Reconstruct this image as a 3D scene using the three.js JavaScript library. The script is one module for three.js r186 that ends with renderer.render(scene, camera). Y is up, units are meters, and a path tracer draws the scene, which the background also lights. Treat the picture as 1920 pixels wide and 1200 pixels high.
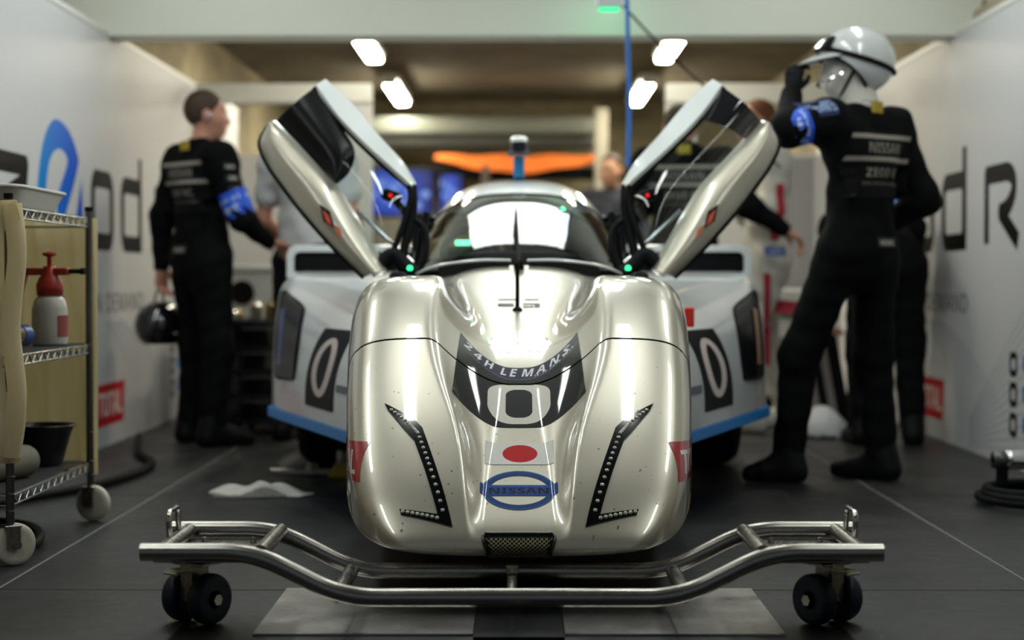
import * as THREE from 'three';
import { RoundedBoxGeometry } from 'three/addons/geometries/RoundedBoxGeometry.js';
import { mergeGeometries } from 'three/addons/utils/BufferGeometryUtils.js';
import { RectAreaLightUniformsLib } from 'three/addons/lights/RectAreaLightUniformsLib.js';
RectAreaLightUniformsLib.init();

// ---------- camera, exposure, sky ----------
const scene = new THREE.Scene();
const camera = new THREE.PerspectiveCamera(19.676, 1.6, 0.05, 200);
camera.position.set(0, 0.83, 4.6);
camera.lookAt(-0.00376, 0.8086, 3.6);
camera.focus = 4.98;
camera.userData.fStop = 1.75;
const renderer = new THREE.WebGLRenderer({ antialias: true });
renderer.toneMapping = THREE.LinearToneMapping;
renderer.toneMappingExposure = 1.0;
renderer.shadowMap.enabled = true;
// the pit lane beyond the open garage front, behind the camera: dull evening sky
scene.background = new THREE.Color().setRGB(0.10, 0.115, 0.14);

// ---------- helpers ----------
const V = (x, y, z) => new THREE.Vector3(x, y, z);
const rgb = (r, g, b) => new THREE.Color().setRGB(r, g, b);
let seed = 7;
function rnd() { seed = (seed * 16807) % 2147483647; return seed / 2147483647; }
const used = {};
function numbered(name) {
  if (used[name] === undefined) { used[name] = 0; return name; }
  used[name]++; return name + '_' + String(used[name]).padStart(3, '0');
}
function shadow(o) { o.castShadow = true; o.receiveShadow = true; return o; }
function part(name, geo, m, parent, label) {
  const o = shadow(new THREE.Mesh(geo, m)); o.name = name; parent.add(o);
  if (label) o.userData.label = label;
  return o;
}
function thing(name, label, category, pos = [0, 0, 0], turn = 0, group) {
  const o = new THREE.Group(); o.name = numbered(name); scene.add(o);
  o.position.set(...pos); o.rotation.y = turn;
  o.userData = { label, category };
  if (group) o.userData.group = group;
  return o;
}
function single(name, geo, m, label, category, group) {
  const o = shadow(new THREE.Mesh(geo, m)); o.name = numbered(name); scene.add(o);
  o.userData = { label, category };
  if (group) o.userData.group = group;
  return o;
}
function struct(name, geo, m, parent = scene) {
  const o = shadow(new THREE.Mesh(geo, m)); o.name = name; parent.add(o);
  if (parent === scene) o.userData.kind = 'structure';
  return o;
}
function bx(x0, x1, y0, y1, z0, z1, r = 0) {
  const w = x1 - x0, h = y1 - y0, d = z1 - z0;
  const g = r > 0 ? new RoundedBoxGeometry(w, h, d, 2, Math.min(r, w / 2.01, h / 2.01, d / 2.01)) : new THREE.BoxGeometry(w, h, d);
  g.translate((x0 + x1) / 2, (y0 + y1) / 2, (z0 + z1) / 2);
  return g;
}
function merge(list) { return mergeGeometries(list.map(g => { const n = g.index ? g.toNonIndexed() : g; for (const k of Object.keys(n.attributes)) if (!['position', 'normal', 'uv'].includes(k)) n.deleteAttribute(k); return n; })); }
function tube(pts, r, seg = 24, rad = 12, closed = false, tension = 0.5) {
  const c = new THREE.CatmullRomCurve3(pts.map(p => Array.isArray(p) ? V(...p) : p), closed, 'catmullrom', tension);
  return new THREE.TubeGeometry(c, seg, r, rad, closed);
}
function rod(a, b, r, rad = 14, r2 = r) {          // closed cylinder from a to b
  const A = V(...a), B = V(...b), d = B.clone().sub(A), g = new THREE.CylinderGeometry(r2, r, d.length(), rad);
  g.applyQuaternion(new THREE.Quaternion().setFromUnitVectors(V(0, 1, 0), d.clone().normalize()));
  g.translate((A.x + B.x) / 2, (A.y + B.y) / 2, (A.z + B.z) / 2);
  return g;
}
// polyline pipe with filleted corners
function pipe(pts, r, fillet, rad = 16) {
  const P = pts.map(p => V(...p)), path = new THREE.CurvePath();
  let from = P[0];
  for (let i = 1; i < P.length - 1; i++) {
    const a = P[i].clone().add(P[i - 1].clone().sub(P[i]).setLength(fillet)), b = P[i].clone().add(P[i + 1].clone().sub(P[i]).setLength(fillet));
    path.add(new THREE.LineCurve3(from, a)); path.add(new THREE.QuadraticBezierCurve3(a, P[i], b)); from = b;
  }
  path.add(new THREE.LineCurve3(from, P[P.length - 1]));
  return new THREE.TubeGeometry(path, 160, r, rad, false);
}
const lathe = (pts, seg = 32) => new THREE.LatheGeometry(pts.map(p => new THREE.Vector2(p[0], p[1])), seg);
function extrude(pts, depth, bevel = 0.004) {
  const s = new THREE.Shape(pts.map(p => new THREE.Vector2(p[0], p[1])));
  return new THREE.ExtrudeGeometry(s, { depth, bevelEnabled: bevel > 0, bevelSize: bevel, bevelThickness: bevel, bevelSegments: 2, curveSegments: 12 });
}
// grid surface from f(u, v) -> Vector3, u and v in 0..1
function grid(f, nu, nv, flip = false) {
  const pos = [], uv = [], idx = [];
  for (let j = 0; j <= nv; j++) for (let i = 0; i <= nu; i++) { const p = f(i / nu, j / nv); pos.push(p.x, p.y, p.z); uv.push(i / nu, j / nv); }
  for (let j = 0; j < nv; j++) for (let i = 0; i < nu; i++) {
    const a = j * (nu + 1) + i, b = a + 1, c = a + nu + 1, d = c + 1;
    if (flip) idx.push(a, c, b, b, c, d); else idx.push(a, b, c, b, d, c);
  }
  const g = new THREE.BufferGeometry();
  g.setAttribute('position', new THREE.Float32BufferAttribute(pos, 3));
  g.setAttribute('uv', new THREE.Float32BufferAttribute(uv, 2));
  g.setIndex(idx); g.computeVertexNormals();
  return g;
}
// a sheet with thickness, from f(u, v)
function sheet(f, nu, nv, th) {
  const a = grid(f, nu, nv), n = a.attributes.normal, p = a.attributes.position;
  const b = a.clone(), bp = b.attributes.position;
  for (let i = 0; i < p.count; i++) bp.setXYZ(i, p.getX(i) - n.getX(i) * th, p.getY(i) - n.getY(i) * th, p.getZ(i) - n.getZ(i) * th);
  const bi = b.index.array; for (let i = 0; i < bi.length; i += 3) { const t = bi[i]; bi[i] = bi[i + 1]; bi[i + 1] = t; }
  b.computeVertexNormals();
  const W = nu + 1, rim = [], loop = [];
  for (let i = 0; i < nu; i++) loop.push(i);
  for (let j = 0; j < nv; j++) loop.push(j * W + nu);
  for (let i = nu; i > 0; i--) loop.push(nv * W + i);
  for (let j = nv; j > 0; j--) loop.push(j * W);
  const rp = [];
  loop.forEach((k, q) => {
    const k2 = loop[(q + 1) % loop.length];
    const P = (at, i) => [at.getX(i), at.getY(i), at.getZ(i)];
    rp.push(...P(p, k), ...P(bp, k), ...P(p, k2), ...P(p, k2), ...P(bp, k), ...P(bp, k2));
  });
  const r = new THREE.BufferGeometry(); r.setAttribute('position', new THREE.Float32BufferAttribute(rp, 3));
  r.setAttribute('uv', new THREE.Float32BufferAttribute(new Array(rp.length / 3 * 2).fill(0), 2)); r.computeVertexNormals();
  return merge([a, b, r]);
}
// natural cubic spline through [x, y] points
function spline(pts) {
  const n = pts.length, x = pts.map(p => p[0]), y = pts.map(p => p[1]), m = new Array(n).fill(0), u = new Array(n).fill(0);
  for (let i = 1; i < n - 1; i++) {
    const s = (x[i] - x[i - 1]) / (x[i + 1] - x[i - 1]), p = s * m[i - 1] + 2;
    m[i] = (s - 1) / p;
    u[i] = (y[i + 1] - y[i]) / (x[i + 1] - x[i]) - (y[i] - y[i - 1]) / (x[i] - x[i - 1]);
    u[i] = (6 * u[i] / (x[i + 1] - x[i - 1]) - s * u[i - 1]) / p;
  }
  m[n - 1] = 0; for (let k = n - 2; k >= 0; k--) m[k] = m[k] * m[k + 1] + u[k];
  return t => {
    let lo = 0, hi = n - 1; while (hi - lo > 1) { const k = (hi + lo) >> 1; if (x[k] > t) hi = k; else lo = k; }
    const h = x[hi] - x[lo], a = (x[hi] - t) / h, b = (t - x[lo]) / h;
    return a * y[lo] + b * y[hi] + ((a * a * a - a) * m[lo] + (b * b * b - b) * m[hi]) * h * h / 6;
  };
}
const clamp = (v, a, b) => Math.min(b, Math.max(a, v));
const lerp = (a, b, t) => a + (b - a) * t;
const smooth = t => { t = clamp(t, 0, 1); return t * t * (3 - 2 * t); };
function canvas(w, h, draw, data = false) {
  const c = document.createElement('canvas'); c.width = w; c.height = h;
  draw(c.getContext('2d'), w, h);
  const t = new THREE.CanvasTexture(c); if (!data) t.colorSpace = THREE.SRGBColorSpace; t.anisotropy = 8;
  return t;
}
// tiling value noise, grey 0..1
function noiseTex(n, octaves, lo, hi, srgb = false, rep = 1) {
  const f = new Float32Array(n * n); let amp = 1, tot = 0;
  for (const c of octaves) {
    const g = Array.from({ length: c * c }, rnd);
    for (let j = 0; j < n; j++) for (let i = 0; i < n; i++) {
      const x = i / n * c, y = j / n * c, x0 = Math.floor(x), y0 = Math.floor(y), a = smooth(x - x0), b = smooth(y - y0);
      const q = (p, r) => g[(r % c) * c + (p % c)];
      f[j * n + i] += amp * lerp(lerp(q(x0, y0), q(x0 + 1, y0), a), lerp(q(x0, y0 + 1), q(x0 + 1, y0 + 1), a), b);
    }
    tot += amp; amp *= 0.6;
  }
  const d = new Uint8Array(n * n * 4);
  for (let i = 0; i < n * n; i++) { const v = clamp(lerp(lo, hi, f[i] / tot), 0, 1) * 255; d[4 * i] = d[4 * i + 1] = d[4 * i + 2] = v; d[4 * i + 3] = 255; }
  const t = new THREE.DataTexture(d, n, n); t.wrapS = t.wrapT = THREE.RepeatWrapping; t.magFilter = THREE.LinearFilter; t.minFilter = THREE.LinearFilter;
  t.repeat.set(rep, rep); if (srgb) t.colorSpace = THREE.SRGBColorSpace; t.needsUpdate = true;
  return t;
}
function boxUV(g, s = 1) {          // uv in metres by the dominant axis
  if (g.index) g = g.toNonIndexed();
  const p = g.attributes.position, n = g.attributes.normal, uv = [];
  for (let i = 0; i < p.count; i++) {
    const a = Math.abs(n.getX(i)), b = Math.abs(n.getY(i)), c = Math.abs(n.getZ(i));
    if (b >= a && b >= c) uv.push(p.getX(i) * s, p.getZ(i) * s); else if (a >= c) uv.push(p.getZ(i) * s, p.getY(i) * s); else uv.push(p.getX(i) * s, p.getY(i) * s);
  }
  g.setAttribute('uv', new THREE.Float32BufferAttribute(uv, 2));
  return g;
}
const std = (c, roughness = 0.6, metalness = 0, more = {}) => new THREE.MeshStandardMaterial({ color: c, roughness, metalness, ...more });
const phys = (c, roughness, metalness, more) => new THREE.MeshPhysicalMaterial({ color: c, roughness, metalness, ...more });

// ---------- materials ----------
const fine = noiseTex(256, [8, 16, 32, 64, 128], 0.35, 0.75), grain = noiseTex(256, [4, 8, 64, 128], 0.7, 1.0);
const scuff = noiseTex(512, [4, 16, 64, 128], 0.62, 1.02, true), rough1 = noiseTex(256, [6, 24, 96], 0.55, 0.95);
const M = {
  rubber: std(rgb(0.02, 0.021, 0.022), 0.6, 0, { map: scuff, roughnessMap: rough1, bumpMap: fine, bumpScale: 0.0008 }),
  seam: std(rgb(0.16, 0.16, 0.155), 0.7),
  panelWhite: phys(rgb(0.60, 0.60, 0.60), 0.4, 0, {}),
  white: std(rgb(0.68, 0.69, 0.66), 0.45),
  bulkhead: std(rgb(0.76, 0.79, 0.70), 0.5, 0, { bumpMap: fine, bumpScale: 0.001 }),
  concrete: std(rgb(0.46, 0.39, 0.24), 0.9, 0, { map: scuff, bumpMap: fine, bumpScale: 0.002 }),
  bayCeiling: std(rgb(0.05, 0.05, 0.048), 0.8, 0, { map: scuff }),
  ceiling: std(rgb(0.28, 0.235, 0.155), 0.85, 0, { map: scuff }),
  steel: std(rgb(0.43, 0.41, 0.37), 0.38, 1, { roughnessMap: rough1, map: grain }),
  chrome: std(rgb(0.75, 0.75, 0.74), 0.12, 1),
  darkSteel: std(rgb(0.12, 0.12, 0.12), 0.4, 0.8),
  black: phys(rgb(0.005, 0.005, 0.006), 0.6, 0, { specularIntensity: 0.25 }),
  blackGloss: phys(rgb(0.006, 0.006, 0.008), 0.12, 0, { clearcoat: 1, clearcoatRoughness: 0.03 }),
  truss: std(rgb(0.42, 0.36, 0.24), 0.6, 0.2),
  blue: std(rgb(0.03, 0.19, 0.62), 0.4),
};
const glow = (r, g, b) => new THREE.MeshStandardMaterial({ color: 0x000000, emissive: rgb(r, g, b), emissiveIntensity: 1, roughness: 1 });

// ---------- lights ----------
function areaLight(x, y, z, w, l, r, g, b, intensity) {      // faces down; l runs along z
  const a = new THREE.RectAreaLight(rgb(r, g, b), intensity, w, l);
  a.position.set(x, y, z); a.rotation.x = -Math.PI / 2; scene.add(a);
}
function batten(x, y, z, len, w, col, strength, label, group, name = 'fluorescent_light') {
  const t = thing(name, label, 'ceiling light', [x, y, z], 0, group);
  part('housing', bx(-w / 2 - 0.02, w / 2 + 0.02, 0.02, 0.08, -len / 2 - 0.03, len / 2 + 0.03, 0.012), M.white, t);
  part('diffuser', bx(-w / 2, w / 2, -0.02, 0.025, -len / 2, len / 2, 0.02), glow(col[0] * strength, col[1] * strength, col[2] * strength), t);
  for (const s of [-1, 1]) part('end_cap', bx(-w / 2 - 0.005, w / 2 + 0.005, -0.022, 0.022, s * len / 2 - 0.02, s * len / 2 + 0.02, 0.008), M.white, t);
  for (const s of [-1, 1]) part('hanger', rod([0, 0.08, s * len * 0.35], [0, 0.16, s * len * 0.35], 0.006, 8), M.steel, t);
  areaLight(x, y - 0.03, z, w, len, col[0], col[1], col[2], strength);
}
const WARM = [1, 0.93, 0.74], COOL = [0.95, 1, 0.96];
// ---------- the room ----------
// floor: large rubber sheets with pale seams, on a slab
const SLAB = struct('floor', bx(-2.9, 2.9, -0.12, -0.0015, -15.2, 9), M.seam);
{
  const gx = 1.405, gz = 2.19, gap = 0.006, geos = [];
  const tileGeo = boxUV(bx(-gx / 2 + gap, gx / 2 - gap, -0.0015, 0, -gz / 2 + gap, gz / 2 - gap), 0.9);
  for (let i = -2; i < 2; i++) for (let k = -6; k < 4; k++) {
    const t = part('floor_tile', tileGeo, M.rubber, SLAB); t.position.set((i + 0.5) * gx, 0, -0.33 + (k + 0.5) * gz);
    t.rotation.y = ((i + k) & 1) * Math.PI;
  }
}
// concrete shell: front bay (high) and rear bay (lower ceiling)
struct('wall_left', boxUV(bx(-2.75, -2.45, -0.12, 3.4, -15.2, 5.2), 0.6), M.concrete);
struct('wall_right', boxUV(bx(2.45, 2.75, -0.12, 3.4, -15.2, 5.2), 0.6), M.concrete);
struct('wall_back', boxUV(bx(-2.75, 2.75, -0.12, 3.4, -15.4, -15.2), 0.6), M.concrete);
struct('ceiling', boxUV(bx(-2.75, 2.75, 3.3, 3.5, -5, 5.2), 0.6), M.bayCeiling);
struct('ceiling_rear', boxUV(bx(-2.45, 2.45, 2.75, 2.95, -15.2, -4.95), 0.6), M.ceiling);
struct('trim_1', bx(-2.45, 2.45, 2.06, 3.3, -4.95, -4.72, 0.01), M.bulkhead);
struct('trim_2', bx(-2.45, 2.45, 2.9, 3.3, 5.0, 5.2), M.bulkhead);
// printed side panels
const PX = 256, PANEL_L = 8, PANEL_H = 2.06;
function wallPrint(ctx, w, h, side) {
  const X = m => m * PX, Y = m => (PANEL_H - m) * PX;
  ctx.fillStyle = '#c8c8ca'; ctx.fillRect(0, 0, w, h);
  const path = pts => { ctx.beginPath(); pts.forEach((p, i) => i ? ctx.lineTo(X(p[0]), Y(p[1])) : ctx.moveTo(X(p[0]), Y(p[1]))); ctx.closePath(); };
  // fan of fine lines at the foot
  ctx.strokeStyle = 'rgba(120,135,150,0.55)'; ctx.lineWidth = 2;
  for (let k = 0; k < 12; k++) { ctx.beginPath(); ctx.moveTo(X(4.6), Y(0.02 + k * 0.012)); ctx.quadraticCurveTo(X(5.4), Y(0.1 + k * 0.05), X(8), Y(0.15 + k * 0.16)); ctx.stroke(); }
  for (let k = 0; k < 9; k++) { ctx.beginPath(); ctx.moveTo(X(4.6 + k * 0.12), Y(0)); ctx.quadraticCurveTo(X(4.3 + k * 0.1), Y(0.4), X(3.6 + k * 0.05), Y(0.62)); ctx.stroke(); }
  const ink = '#0a0b0c', st = 0.085 * PX;
  ctx.strokeStyle = ink; ctx.lineWidth = st; ctx.lineJoin = 'round'; ctx.lineCap = 'butt';
  // z
  ctx.beginPath(); ctx.moveTo(X(1.35), Y(1.31)); ctx.lineTo(X(2.14), Y(1.31)); ctx.lineTo(X(2.12), Y(1.24)); ctx.lineTo(X(1.42), Y(1.06)); ctx.lineTo(X(1.42), Y(1.02)); ctx.lineTo(X(2.2), Y(1.02)); ctx.stroke();
  // blue swirl letter
  const gr = ctx.createLinearGradient(X(2.3), 0, X(3.1), 0); gr.addColorStop(0, '#0f86c9'); gr.addColorStop(0.5, '#0a6ad0'); gr.addColorStop(1, '#0d4cc4');
  ctx.fillStyle = gr;
  ctx.beginPath(); ctx.moveTo(X(2.3), Y(0.99)); ctx.bezierCurveTo(X(2.3), Y(1.4), X(2.5), Y(1.56), X(2.7), Y(1.55)); ctx.bezierCurveTo(X(2.9), Y(1.54), X(3.02), Y(1.46), X(3.08), Y(1.39));
  ctx.bezierCurveTo(X(3.02), Y(1.3), X(2.88), Y(1.18), X(2.78), Y(1.1)); ctx.bezierCurveTo(X(2.7), Y(1.06), X(2.63), Y(1.1), X(2.67), Y(1.2));
  ctx.bezierCurveTo(X(2.74), Y(1.28), X(2.86), Y(1.34), X(2.86), Y(1.38)); ctx.bezierCurveTo(X(2.82), Y(1.43), X(2.64), Y(1.45), X(2.54), Y(1.36)); ctx.bezierCurveTo(X(2.46), Y(1.28), X(2.45), Y(1.12), X(2.45), Y(0.99)); ctx.closePath(); ctx.fill();
  path([[3.13, 1.31], [3.17, 0.99], [2.75, 0.99], [2.98, 1.06]]); ctx.fill();
  // o and d
  const rr = (x0, y0, x1, y1, r) => { ctx.beginPath(); ctx.roundRect(X(x0), Y(y1), X(x1) - X(x0), Y(y0) - Y(y1), r * PX); ctx.stroke(); };
  rr(3.36, 1.02, 3.77, 1.33, 0.07); rr(4.03, 1.02, 4.47, 1.33, 0.07);
  ctx.beginPath(); ctx.moveTo(X(4.475), Y(1.49)); ctx.lineTo(X(4.475), Y(0.98)); ctx.stroke();
  // R C
  ctx.beginPath(); ctx.moveTo(X(4.91), Y(1.0)); ctx.lineTo(X(4.91), Y(1.32)); ctx.lineTo(X(5.28), Y(1.32)); ctx.quadraticCurveTo(X(5.42), Y(1.3), X(5.38), Y(1.22)); ctx.quadraticCurveTo(X(5.3), Y(1.14), X(5.16), Y(1.14)); ctx.lineTo(X(5.46), Y(1.0)); ctx.stroke();
  ctx.beginPath(); ctx.moveTo(X(6.16), Y(1.31)); ctx.lineTo(X(5.76), Y(1.31)); ctx.quadraticCurveTo(X(5.64), Y(1.31), X(5.64), Y(1.24)); ctx.lineTo(X(5.64), Y(1.1)); ctx.quadraticCurveTo(X(5.64), Y(1.02), X(5.76), Y(1.02)); ctx.lineTo(X(6.16), Y(1.02)); ctx.stroke();
  // strap line
  ctx.fillStyle = '#3a3d42'; ctx.font = `${0.13 * PX}px sans-serif`; ctx.textBaseline = 'alphabetic';
  const words = 'ZERO EMISSION ON DEMAND', natural = ctx.measureText(words).width; ctx.save(); ctx.translate(X(1.5), Y(0.67)); ctx.scale((3.06 * PX) / natural, 1); ctx.fillText(words, 0, 0); ctx.restore();
  // red sponsor box
  ctx.fillStyle = '#c01c26'; path([[3.44, 0.31], [4.06, 0.31], [4.03, 0.1], [3.41, 0.1]]); ctx.fill();
  ctx.fillStyle = '#f0e8e4'; ctx.font = `bold ${0.17 * PX}px sans-serif`; ctx.save(); ctx.translate(X(3.47), Y(0.145)); ctx.scale(0.53 * PX / ctx.measureText('TOTAL').width, 1); ctx.fillText('TOTAL', 0, 0); ctx.restore();
  // three small dark badges
  for (const y of [0.4, 0.265, 0.13]) { ctx.fillStyle = '#15171a'; ctx.beginPath(); ctx.roundRect(X(5.33), Y(y + 0.11), 0.13 * PX, 0.11 * PX, 8); ctx.fill(); ctx.fillStyle = '#c9ccd0'; ctx.fillRect(X(5.365), Y(y + 0.08), 0.06 * PX, 0.05 * PX); }
  for (const y of [0.4, 0.265, 0.13]) { ctx.fillStyle = '#1c66c8'; ctx.fillRect(X(5.55), Y(y + 0.1), 0.3 * PX, 0.07 * PX); }
}
for (const s of [-1, 1]) {
  const x = s < 0 ? -2.07 : 2.2, n = s < 0 ? 'banner_wall' : 'banner_wall';
  const t = thing(n, s < 0 ? 'glossy white printed wall panel behind the wire shelf trolley, blue swirl letter' : 'glossy white printed wall panel behind the man in the white helmet', 'wall panel', [x, 0, -5]);
  part('board', bx(Math.min(0, s * 0.05), Math.max(0, s * 0.05), 0, PANEL_H, -4, 4), M.panelWhite, t);
  const tex = canvas(2048, 528, (c, w, h) => wallPrint(c, w, h, s));
  const f = grid((u, v) => V(-s * 0.002, v * PANEL_H, s < 0 ? 4 - 8 * u : -4 + 8 * u), 1, 1);
  part('print', f, phys(0xffffff, 0.42, 0, { map: tex, specularIntensity: 0.06 }), t, 'glossy printed banner with black and blue lettering');
  part('top_rail', bx(-0.03 + s * 0.025, 0.03 + s * 0.025, PANEL_H, PANEL_H + 0.035, -4, 4, 0.008), M.white, t);
  part('foot_rail', bx(-0.012 + s * 0.025, 0.04 * s + 0.012 + s * 0.005 * 0, 0, 0.03, -4, 4), M.white, t);
}
// lattice girders along the tops of the panels
for (const s of [-1, 1]) {
  const t = thing('lattice_girder', s < 0 ? 'beige steel lattice girder above the panel with the blue swirl' : 'beige steel lattice girder above the panel beside the white helmet', 'girder', [s * 2.3, 2.14, 0]);
  for (const y of [0.02, 0.4]) part('chord', bx(-0.02, 0.02, y - 0.02, y + 0.02, -4.7, 2), M.truss, t);
  for (let k = 0; k < 22; k++) part('lattice_bar', rod([0, k % 2 ? 0.4 : 0.02, -4.6 + k * 0.3], [0, k % 2 ? 0.02 : 0.4, -4.6 + (k + 1) * 0.3], 0.011, 8), M.truss, t);
}
// rear fluorescent battens, in view, in two rows
const rearRow = ['nearer', 'farther'];
for (const s of [-1, 1]) [[-9.3, 0], [-12.9, 1]].forEach(([z, k]) =>
  batten(s * 1.16, 2.6, z, 1.9, 0.12, WARM, 42, `lit fluorescent ceiling light, ${s < 0 ? 'row over the door with the black window' : 'row beside the hanging blue hose'}, ${rearRow[k]} one`, 'rear ceiling lights'));
// front bay: battens over each side of the car and a double light panel over the open front
for (const s of [-1, 1]) for (const z of [-3.4, -1.2, 1.2])
  batten(s * 1.5, 3.08, z, 1.5, 0.16, COOL, 9.5, 'lit fluorescent ceiling light high beside the car', 'side bay lights', 'bay_light');
for (const s of [-1, 1])
  batten(s * .52, 3.08, -1.75, 1.7, 0.085, COOL, 15, 'long lit fluorescent ceiling light over the car nose', 'nose bay lights', 'bay_light');
for (const s of [-1, 1])
  batten(s * .75, 2.6, -6.2, 1.5, 0.2, WARM, 13, 'lit fluorescent ceiling light just behind the pale beam', 'lights behind the beam', 'bay_light');
{
  // light box on the face of the ceiling beam, over the car
  const t = thing('light_box', 'white light box on the pale ceiling beam over the car', 'light box', [0, 2.80, -4.68]);
  part('frame', bx(-.62, .62, -.5, .5, -.035, .03, .01), M.white, t);
  part('diffuser', bx(-.59, .59, -.47, .47, .02, .034, .004), glow(5.5, 5.8, 5.5), t);
  const a = new THREE.RectAreaLight(rgb(.96, 1, .97), 3.4, 1.18, .94); a.position.set(0, 2.80, -4.64); a.rotation.y = Math.PI; scene.add(a);
}
// ---------- the race car ----------
const CAR = thing('race_car', 'pearl white delta shaped race car with raised doors standing over the steel dolly', 'race car');
const zs = list => { const f = spline(list.map(([z, v]) => [Math.sqrt(-z), v])); return f; };
const Hc = zs([[0, .16], [-.03, .205], [-.1, .25], [-.2, .306], [-.35, .39], [-.5, .472], [-.62, .530], [-.8, .598], [-1.05, .662], [-1.4, .733], [-2.1, .893]]);
const Hf = zs([[0, .16], [-.03, .222], [-.1, .297], [-.2, .38], [-.35, .492], [-.5, .59], [-.62, .661], [-.8, .745], [-.95, .80], [-1.1, .833], [-1.25, .846], [-1.45, .845], [-1.75, .84], [-2.1, .845]]);
const Wd = zs([[0, .27], [-.03, .345], [-.1, .40], [-.2, .436], [-.3, .455], [-.62, .488], [-1.2, .525], [-1.6, .53], [-2.1, .50]]);
const Ym = zs([[0, .16], [-.1, .205], [-.35, .27], [-.62, .32], [-2.1, .36]]);
const Yb = zs([[0, .16], [-.03, .136], [-.1, .131], [-.3, .131], [-.62, .131], [-2.1, .131]]);
const ridgeX = zs([[0, .125], [-.1, .137], [-.3, .167], [-.62, .241], [-.9, .25], [-2.1, .25]]);
const valleyX = zs([[0, .09], [-.1, .085], [-.3, .07], [-.62, .03], [-1.2, .05], [-2.1, .05]]);
const smin = (a, b, k) => { const h = Math.max(k - Math.abs(a - b), 0) / k; return Math.min(a, b) - h * h * k / 4; };
const powS = s => 1.7 + .6 * clamp((s - .8) / .3, 0, 1), topN = s => 3.5 + 5 * clamp(s / .7, 0, 1), BOT = 3;
function noseH(x, s) {
  const t = smin(Math.max(0, (Math.abs(x) - valleyX(s)) / (ridgeX(s) - valleyX(s))), 1, .1);
  return Hc(s) + (Hf(s) - Hc(s)) * Math.pow(Math.max(t, 0), powS(s));
}
function noseTop(x, z) { const s = Math.sqrt(-z), n = topN(s), c = Math.min(1, Math.abs(x) / Wd(s)); return Ym(s) + (noseH(x, s) - Ym(s)) * Math.pow(1 - c ** n, 1 / n); }
// columns round the section: centre bottom, one side, top, other side, centre bottom
const TOPN = 46, CORN = 22, BOTN = 26, HALF = TOPN + CORN + BOTN;
function nosePoint(j, s) {                         // j from -HALF..HALF, 0 = centre top
  const k = Math.abs(j), sg = j < 0 ? -1 : 1, n = topN(s), w = Wd(s), m = Ym(s);
  let c, f, low = false;
  if (k <= TOPN) { c = .92 * k / TOPN; f = Math.pow(1 - c ** n, 1 / n); }
  else if (k <= TOPN + CORN) { const f0 = Math.pow(1 - .92 ** n, 1 / n); f = f0 * (1 - (k - TOPN) / CORN); c = Math.pow(1 - f ** n, 1 / n); }
  else { const a = (k - TOPN - CORN) / BOTN * Math.PI / 2; c = Math.pow(Math.cos(a), 2 / BOT); f = Math.pow(Math.sin(a), 2 / BOT); low = true; if (k === HALF) c = 0; }
  const x = c * w;
  return V(sg * x, low ? m - (m - Yb(s)) * f : m + (noseH(x, s) - m) * f, -s * s);
}
function noseShell(s0, s1, rows) {
  const g = grid((u, v) => nosePoint(Math.round((u * 2 - 1) * HALF), s0 + (s1 - s0) * v), HALF * 2, rows);
  const n = g.attributes.normal, p = g.attributes.position;
  if (s0 === 0) for (let i = 0; i <= HALF * 2; i++) { const t = clamp((Math.abs(p.getX(i)) - .24) / .03, 0, 1) * .8 * Math.sign(p.getX(i)); const q = V(t, 0, 1).normalize(); n.setXYZ(i, q.x, q.y, q.z); }
  // uv in metres from above
  const uv = g.attributes.uv; for (let i = 0; i < p.count; i++) uv.setXY(i, p.getX(i) + .6, -p.getZ(i));
  return g;
}
function speckle(dark) {                            // road dirt and stone chips on the paint, metres mapped 0..1.2
  return canvas(1024, 1024, (c, w) => {
    c.fillStyle = '#ffffff'; c.fillRect(0, 0, w, w);
    const S = w / 1.2;
    for (let i = 0; i < dark; i++) {
      const x = rnd() * 1.2, z = Math.pow(rnd(), 1.6) * .62, r = .0008 + rnd() * rnd() * .0024;
      c.fillStyle = ['rgba(70,50,30,.8)', 'rgba(120,90,60,.7)', 'rgba(40,35,30,.85)', 'rgba(150,130,80,.6)'][Math.floor(rnd() * 4)];
      c.beginPath(); c.ellipse(x * S, w - z * S, r * S, r * S * (1 + rnd() * 1.5), rnd() * 3, 0, 7); c.fill();
    }
  });
}
const PEARL = rgb(0.55, 0.517, 0.425);
M.pearl = phys(PEARL, 0.34, 0.5, { clearcoat: 1, clearcoatRoughness: 0.035, map: speckle(150) });
M.pearlPlain = phys(PEARL, 0.34, 0.5, { clearcoat: 1, clearcoatRoughness: 0.035 });
M.bodyWhite = phys(rgb(0.82, 0.87, 0.88), 0.34, 0.15, { clearcoat: 1, clearcoatRoughness: 0.04 });
const SEAM = Math.sqrt(.63), gapS = .0027;
const noseCone = part('nose_cone', noseShell(0, SEAM - gapS, 84), M.pearl, CAR, 'pearl champagne nose cone with lamps and emblem');
const cowl = part('front_cowl', noseShell(SEAM + gapS, Math.sqrt(2.06), 72), M.pearl, CAR, 'pearl front cowl with twin wheel arches and sunken hood');
// dark inner frame showing through the shut line
part('shut_line_frame', (() => { const g = grid((u, v) => { const p = nosePoint(Math.round((u * 2 - 1) * HALF), lerp(SEAM - .02, SEAM + .02, v)); return V(p.x * .985, .34 + (p.y - .34) * .982 - .004, p.z); }, HALF * 2, 4); return g; })(), M.black, CAR);

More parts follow.
